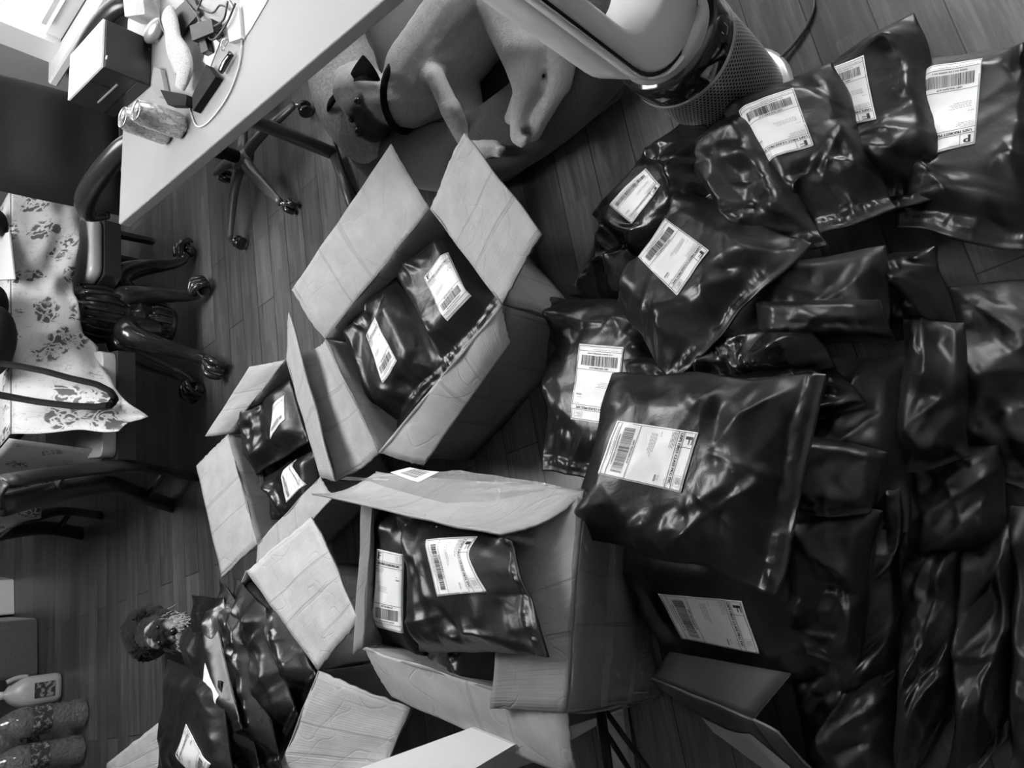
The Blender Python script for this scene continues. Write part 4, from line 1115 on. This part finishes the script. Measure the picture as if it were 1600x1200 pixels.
for k in range(18):
    a = 2 * math.pi * k / 18; d = np.array([math.cos(a), math.sin(a), 0]); mb.tube([tc + d * .09 + [0, 0, .15], tc + d * .096 + [0, 0, .2], tc + d * .086 + [0, 0, .23]], .008, 6, 3); mb.tube([tc + d * .105 + [0, 0, .35], tc + d * .116 + [0, 0, .42], tc + d * .1 + [0, 0, .5]], .009, 6, 3)
mb.build('pedestal', 'dark_wood', tab)
for (px, py) in ((322, 458), (346, 572), (300, 398), (312, 606)):
    f = P(px, py, .02); d = f - tc; d[2] = 0; L_ = np.linalg.norm(d); d /= L_
    up = lambda q, z: tc + d * (L_ * q) + np.array([0, 0, z])
    mb = MB(); mb.tube([up(.18, .2), up(.32, .32), up(.5, .335), up(.66, .25), up(.78, .14), up(.88, .075), up(.97, .06)], [.05, .055, .05, .038, .027, .024, .03], 14, 5); lgo = mb.build('leg', 'dark_wood', tab)
    s_ = np.array([-d[1], d[0], 0]); mb = MB(); mb.ball(f + [0, 0, .012] + d * .015, .028, 12)
    for q in (-1, 0, 1):
        mb.tube([up(.93, .085) + s_ * q * .014, f + d * .03 + s_ * q * .03 + [0, 0, .065], f + d * .055 + s_ * q * .03 + [0, 0, .03], f + d * .05 + s_ * q * .026 + [0, 0, .008]], [.014, .014, .012, .005], 8, 4)
    mb.build('claw_foot', 'dark_wood', lgo)

# cloth: top plus hanging front and side
nf = -tb
front = [(305, 120), (340, 121), (380, 118), (420, 114), (470, 110), (500, 121), (528, 126), (545, 150), (575, 157), (610, 172), (640, 198), (660, 224), (668, 190), (680, 178)]
ncol = 90; ys = np.linspace(302, 680, ncol + 1); bx = np.interp(ys, [a for a, _ in front], [b for _, b in front])
V = []; UV = []; nr = 26
for k, y in enumerate(ys):
    top = PP(16, y, tE1, nf); fo = .03 + .34 * float(sstep(545, 640, y)); bot = PP(bx[k], y, tE1 - tb * fo, nf)
    for r in range(nr + 1):
        t = r / nr; p = top * (1 - t) + bot * t; p = p + nf * (.012 + .022 * math.sin(t * math.pi * .5) * (1 + perlin(np.array(k / 9.), np.array(t * 2.5), 4) * 2.2)); V.append(p); UV.append((np.linalg.norm(top - tE1), -t * (.75 - bot[2])))
nfr = len(V); F = []
for k in range(ncol):
    for r in range(nr): a = k * (nr + 1) + r; F.append([a, a + nr + 1, a + nr + 2, a + 1])
g0 = len(V)                                   # table top part
for k in range(21):
    for r in range(13):
        p = tE1 + (tE2 - tE1) * (k / 20) + tb * (.97 * r / 12) + nf * .012 * (r == 0); V.append(p + [0, 0, .004]); UV.append((TW * k / 20, .97 * r / 12))
for k in range(20):
    for r in range(12): a = g0 + k * 13 + r; F.append([a, a + 1, a + 14, a + 13])
g1 = len(V); sn = te                          # side drop
sb_ = [(222, 660)]; low = [(178, 680), (125, 702), (90, 692), (60, 712), (30, 728), (0, 742), (-60, 770)]
for k in range(31):
    t = k / 30; top = tE2 + tb * (.97 * t)
    xs = np.interp(t, np.linspace(0, 1, 7), [a for a, _ in low]); yy = np.interp(t, np.linspace(0, 1, 7), [b for _, b in low])
    q = Q(top); zl = .75 - .36 * (1 - .25 * t) + .03 * math.sin(t * 14)
    for r in range(13):
        s_ = r / 12; p = top * 1.; p[2] = .754 * (1 - s_) + zl * s_; p = p + sn * (.014 + .03 * s_ * (1 + .5 * math.sin(t * 20))); V.append(p); UV.append((TW + .97 * t, -s_ * .35))
for k in range(30):
    for r in range(12): a = g1 + k * 13 + r; F.append([a, a + 13, a + 14, a + 1])
o = mesh_obj('tablecloth', V, F, 'floral', uv=UV); sm = o.modifiers.new('t', 'SOLIDIFY'); sm.thickness = .002
tag(o, 'pale floral tablecloth hanging over the dining table edge', 'tablecloth')
vp = lambda x, y, k=.13: PP(x, y, tE1 - tb * k, nf)
sp_ = np.array([vp(x, y, .13 + .25 * min(1, max(0, x / 180))) for x, y in ((-40, 566), (0, 568), (30, 572), (70, 580), (110, 591), (150, 600), (172, 611), (180, 623), (172, 633), (150, 636), (110, 634), (60, 628), (20, 621), (-30, 612))])
mb = MB(); tt = np.linspace(0, len(sp_) - 1, 60); sp2 = np.stack([np.interp(tt, range(len(sp_)), sp_[:, i]) for i in range(3)], 1)
Tn = np.gradient(sp2, axis=0); Wd = np.cross(Tn, nf); Wd /= np.linalg.norm(Wd, axis=1)[:, None]; hw = .013
rows = [sp2 + Wd * hw + nf * .001, sp2 - Wd * hw + nf * .001, sp2 - Wd * hw - nf * .001, sp2 + Wd * hw - nf * .001]
mb.add(np.vstack(rows), [[r * 60 + i, ((r + 1) % 4) * 60 + i, ((r + 1) % 4) * 60 + i + 1, r * 60 + i + 1] for r in range(4) for i in range(59)])
tag(mb.build('hanging_strap', 'strap'), 'black webbing strap hanging in a loop in front of the floral cloth', 'strap')
slab('white_papers', [(-20, 375), (14, 362), (22, 436), (-20, 438)], .757, .763, 'paper', 'white papers on the dining table', 'papers')
mb = MB()
c = P(-14, 535, .83); mb.ball(c, .1, 14, (1.3, .8, .75)); c = P(-14, 480, .82); mb.ball(c, .07, 12, (1.2, .9, .75)); tag(mb.build('black_handbag', 'leather'), 'soft black bag lying on the dining table', 'bag')
mb = MB(); c = P(-10, 348, .8); mb.ball(c, .06, 12, (.9, .9, .75)); tag(mb.build('dark_pouch', 'leather'), 'small dark pouch on the dining table beside the papers', 'pouch')


# ================================================================= dining chairs
def dining_chair(name, label, seatpts, zs, posts, frontlegs, slats=True, group='dark wooden dining chairs'):
    c = np.mean(seatpts, 0); r = empty(name, (c[0], c[1], 0), label, 'chair', group)
    m = MB(); m.prism(rnd([np.array(p[:2]) for p in seatpts], .04, 5), zs - .005, zs + .045); o = m.build('seat_pad', 'vinyl', r); b = o.modifiers.new('b', 'BEVEL'); b.width = .018; b.segments = 4; b.limit_method = 'ANGLE'
    cc = np.mean([p[:2] for p in seatpts], 0)
    m = MB(); m.prism([np.array(p[:2]) + (np.array(p[:2]) - cc) * .03 for p in seatpts], zs - .07, zs - .006); m.build('seat_frame', 'rail_wood', r, smooth=False)
    for p in frontlegs:
        m = MB(); m.tube([(p[0], p[1], 0.002), (p[0] * .9 + cc[0] * .1, p[1] * .9 + cc[1] * .1, zs - .07)], [.018, .024], 4, 1); m.build('leg', 'rail_wood', r, smooth=False)
    for p in posts:
        m = MB(); m.tube(p, .036, 12, 6, flat=.55); m.build('back_post', 'rail_wood', r)
    if len(posts) == 2:
        a, b = [np.asarray(p, float) for p in posts]
        for q, (ia, w) in enumerate(((-1, .03), (-2, .026))):
            m = MB(); p0 = a[ia]; p1 = b[ia]; m.tube([p0, (p0 + p1) / 2 + [0, 0, .01], p1], w, 10, 4, flat=.35); m.build('back_rail', 'rail_wood', r)
        m = MB(); p0 = a[1] * .75 + a[0] * .25; p1 = b[1] * .75 + b[0] * .25; m.tube([p0, p1], .013, 8, 1); m.build('stretcher', 'rail_wood', r)
    return r
seat1 = [P(160, 345, .45), P(160, 428, .45), P(124, 480, .45), P(85, 450, .45), P(92, 345, .45)]
dining_chair('dining_chair', 'dining chair with a pale glossy seat pushed under the middle of the floral cloth', seat1, .45, [], [P(240, 378, 0)[:2], P(216, 410, 0)[:2], P(195, 440, 0)[:2]])
seat2 = [P(180, 550, .44), P(180, 715, .44), P(92, 722, .44), P(80, 570, .44)]
pA = [P(308, 745, .002), P(240, 733, .2), P(190, 729, .42), P(100, 738, .62), P(10, 752, .85)]
pB = [P(268, 790, .002), P(215, 772, .2), P(170, 757, .42), P(90, 768, .62), P(0, 790, .85)]
dining_chair('dining_chair', 'dining chair with curved dark posts standing at the left side of the table', seat2, .44, [pA, pB], [])
o3 = P(157, 805, .002) - pA[0]
rt = Matrix.Rotation(math.radians(-6), 3, 'Z')
def mv(p): return np.array(rt @ Vector(np.asarray(p) - pA[0])) + pA[0] + o3 * [1, 1, 0]
dining_chair('dining_chair', 'farthest dark dining chair, only posts and seat edge visible against the floor', [mv(p) + [-.15, .15, 0] for p in seat2], .44, [[mv(p) for p in pA], [mv(p) for p in pB]], [])

# ================================================================= far left objects
mb = MB(); c = P(22, 962, .0); _c = P(8, 930, .32)
mb.prism(rnd([P(23, 960, 0)[:2], P(22, 905, 0)[:2], P(-30, 895, 0)[:2], P(-30, 962, 0)[:2]], .02), .002, .3); tag(mb.build('white_cabinet', 'white_plastic', smooth=False), 'low white cabinet at the left edge of the picture', 'cabinet')
mb = MB(); mb.prism(rnd([P(60, 966, .0)[:2], P(61, 1056, .0)[:2], P(-10, 1065, 0)[:2], P(-10, 962, 0)[:2]], .03), .002, .38); o = mb.build('ottoman', 'ottoman'); bv = o.modifiers.new('b', 'BEVEL'); bv.width = .015; bv.segments = 3; bv.limit_method = 'ANGLE'
tag(o, 'dark grey fabric ottoman beside the milk jug', 'ottoman')
jb = P(97, 1073, 0); jb = P(84, 1075, .02); jb[2] = 0
jg = empty('milk_jug', jb, 'pale plastic gallon jug with a printed label standing by the ottoman', 'jug')
mb = MB(); V = []
prof = [(.06, .0), (.072, .008), (.075, .03), (.075, .15), (.07, .18), (.045, .225), (.02, .245), (.018, .262)]
def sq_lathe(m, prof, o, n=32, p=4., rot=A27):
    V = []
    for (r, h) in prof:
        e = 2 + (p - 2) * min(1, max(0, (.2 - h) / .05) if p > 2 else 0)
        for k in range(n):
            t = 2 * math.pi * k / n; rr_ = r / (abs(math.cos(t)) ** e + abs(math.sin(t)) ** e) ** (1 / e); V.append(np.asarray(o) + [rr_ * math.cos(t + rot), rr_ * math.sin(t + rot), h])
    F = [[i * n + k, i * n + (k + 1) % n, (i + 1) * n + (k + 1) % n, (i + 1) * n + k] for i in range(len(prof) - 1) for k in range(n)]
    F.append(list(range(n))[::-1]); F.append([(len(prof) - 1) * n + k for k in range(n)]); m.add(V, F)
sq_lathe(mb, prof, jb); mb.build('jug_body', 'milk', jg)
mb = MB(); mb.lathe([(.02, .255), (.021, .275), (.0, .277)], jb, 20); mb.build('jug_cap', 'cap', jg)
dj = np.array([0, 0, 0]) - jb; dj[2] = 0; dj /= np.linalg.norm(dj); sj = np.array([-dj[1], dj[0], 0])
mb = MB(); mb.tube([jb + sj * .06 + dj * .03 + [0, 0, .245], jb + sj * .075 + dj * .03 + [0, 0, .2], jb + sj * .075 + dj * .03 + [0, 0, .15]], .012, 10, 4); mb.build('jug_handle', 'milk', jg)
mb = MB(); mb.box(jb + dj * .0765 + [0, 0, .085], (.075, .002, .095), ax=np.array([sj, dj, [0, 0, 1]])); mb.build('jug_label', 'band', jg, smooth=False)


def bottle(px, py, label, pz=0.):
    b = P(px, py, 0); r = empty('water_bottle', b, label, 'bottle', 'big water bottles by the ottoman')
    pr_ = [(.0, .003), (.04, .002), (.052, .012), (.054, .03)]
    for k in range(4): pr_ += [(.054, .045 + k * .02), (.050, .055 + k * .02)]
    pr_ += [(.054, .13), (.053, .14), (.053, .20), (.055, .21)]
    pr_ += [(.054, .23), (.047, .26), (.034, .29), (.018, .31), (.015, .325)]
    K = 1.22; pr_ = [(a * K, h * K) for a, h in pr_]
    m = MB(); m.lathe(pr_, b, 28); m.build('bottle_body', 'clear', r)
    m = MB(); m.lathe([(.0545 * K, .135 * K), (.0548 * K, .137 * K), (.0548 * K, .2 * K), (.0545 * K, .202 * K)], b, 28); m.build('bottle_label', 'band', r)
    m = MB(); m.lathe([(.02, .318 * K), (.022, .32 * K), (.022, .34 * K), (0, .341 * K)], b, 20); m.build('bottle_cap', 'cap', r)
    m = MB(); c = b + [0, 0, .325 * K]; m.tube([c + [math.cos(t) * .03, math.sin(t) * .03, 0] for t in np.linspace(0, 2 * math.pi, 19)], .0028, 6, 1, caps=False)
    m.build('carry_ring', 'cap', r)
for (x, y, lb) in ((134, 1112, 'water bottle nearest the milk jug, front of the pack'), (130, 1168, 'water bottle in front at the bottom, lowest of the pack'), (112, 1138, 'water bottle behind the front pair of the pack'), (108, 1196, 'water bottle cut by the bottom edge, rear of the pack')):
    bottle(x, y, lb)

# ================================================================= terrier
tg = P(262, 990, .2); tr_ = empty('terrier_dog', (tg[0] - .05, tg[1] + .12, 0), 'small shaggy dark terrier with pale brows and beard peeking past the fan of mailers', 'dog')
T = lambda x, y, z: P(x, y, z)
caps = [(T(232, 985, .16), .10, T(232, 1000, .12), .085), (T(232, 985, .16), .09, T(268, 985, .1), .075), (T(240, 988, .22), .066, T(250, 990, .25), .056), (T(252, 990, .26), .055, T(276, 988, .22), .034), (T(276, 988, .22), .036, T(276, 985, .17), .035),
        (T(268, 975, .03), .028, T(262, 975, .14), .03), (T(270, 1005, .03), .028, T(262, 1003, .14), .03)]
lv = 0.
body('dog_body', caps, 'terrier_fur', tr_, .007, smooth=4, base_dark=1., jag=.012, dark=[(T(231, 980, .3), .026, .0), (T(236, 1008, .3), .024, .0), (T(272, 968, .24), .036, .05), (T(276, 1003, .24), .034, .1), (T(262, 962, .24), .03, .1)])
rr = random.Random(8); mb = MB()
for k in range(300):
    px = rr.gauss(270, 9); py = 987 + rr.choice((-1, 1)) * abs(rr.gauss(15, 7)); b = T(px, py, .245 - abs(py - 986) * .0009); d = np.array([rr.uniform(-1, 1), rr.uniform(-1, .3), -1.1]); d /= np.linalg.norm(d)
    mb.tube([b, b + d * .018, b + d * .034 + [rr.uniform(-.006, .006), 0, 0]], [.0022, .0016, .0004], 4, 1)
mb.build('beard_hair', 'plush', tr_)
mb = MB()
for k in range(150):
    px = rr.gauss(222, 6); py = rr.uniform(958, 1028); b = T(px, py, .27 - abs(py - 992) * .0012); d = np.array([rr.uniform(-1, 1), rr.uniform(-1, 1), -.4]); d /= np.linalg.norm(d)
    mb.tube([b, b + d * .02, b + d * .036], [.0025, .002, .0004], 4, 1)
mb.build('head_hair', 'dark_fur', tr_)
ear([(215, 1018), (222, 1026), (222, 1034), (214, 1036), (218, 1028)][:4], [.28, .27, .24, .24], par=tr_)
ear([(216, 965), (224, 960), (232, 955), (222, 952)], [.28, .28, .25, .25], par=tr_)
for p in (T(247, 980, .315), T(249, 1004, .31)):
    mb = MB(); mb.ball(p, .008, 8); mb.build('eye', 'eye', tr_)
mb = MB(); mb.ball(T(271, 987, .27), .014, 10); mb.build('nose', 'black_gloss', tr_)

# ================================================================= dark box and stand at the bottom
e1_, e2_, e3_, e4_ = P(1048, 1018, .2), P(1236, 1050, .2), P(1216, 1142, .2), P(1018, 1060, .2)
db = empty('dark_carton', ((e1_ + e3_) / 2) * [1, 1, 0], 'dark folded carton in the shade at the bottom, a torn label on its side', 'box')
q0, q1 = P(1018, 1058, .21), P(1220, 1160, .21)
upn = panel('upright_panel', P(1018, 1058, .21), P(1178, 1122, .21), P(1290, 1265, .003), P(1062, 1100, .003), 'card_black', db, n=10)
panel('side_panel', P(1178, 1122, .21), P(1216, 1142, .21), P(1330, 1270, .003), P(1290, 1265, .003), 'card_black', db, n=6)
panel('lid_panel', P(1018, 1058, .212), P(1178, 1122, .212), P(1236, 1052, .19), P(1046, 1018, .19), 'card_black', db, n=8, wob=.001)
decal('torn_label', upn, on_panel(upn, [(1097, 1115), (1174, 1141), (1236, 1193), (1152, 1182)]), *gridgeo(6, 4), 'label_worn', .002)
st = empty('folding_stand', P(960, 1160, 0), 'black metal folding stand leg showing below the taped box', 'stand')
for a, b, r in (((938, 1105, .16), (955, 1240, .16), .011), ((944, 1108, .14), (1022, 1215, .08), .006), ((944, 1140, .14), (1000, 1230, .08), .006)):
    mb = MB(); mb.tube([P(*a), P(*b)], r, 8, 1); mb.build('metal_bar', 'black_plastic', st)
slab('pale_board', [(925, 1095), (972, 1100), (990, 1240), (950, 1240)], .01, .03, 'card', 'pale board lying on the floor under the folding stand', 'board')
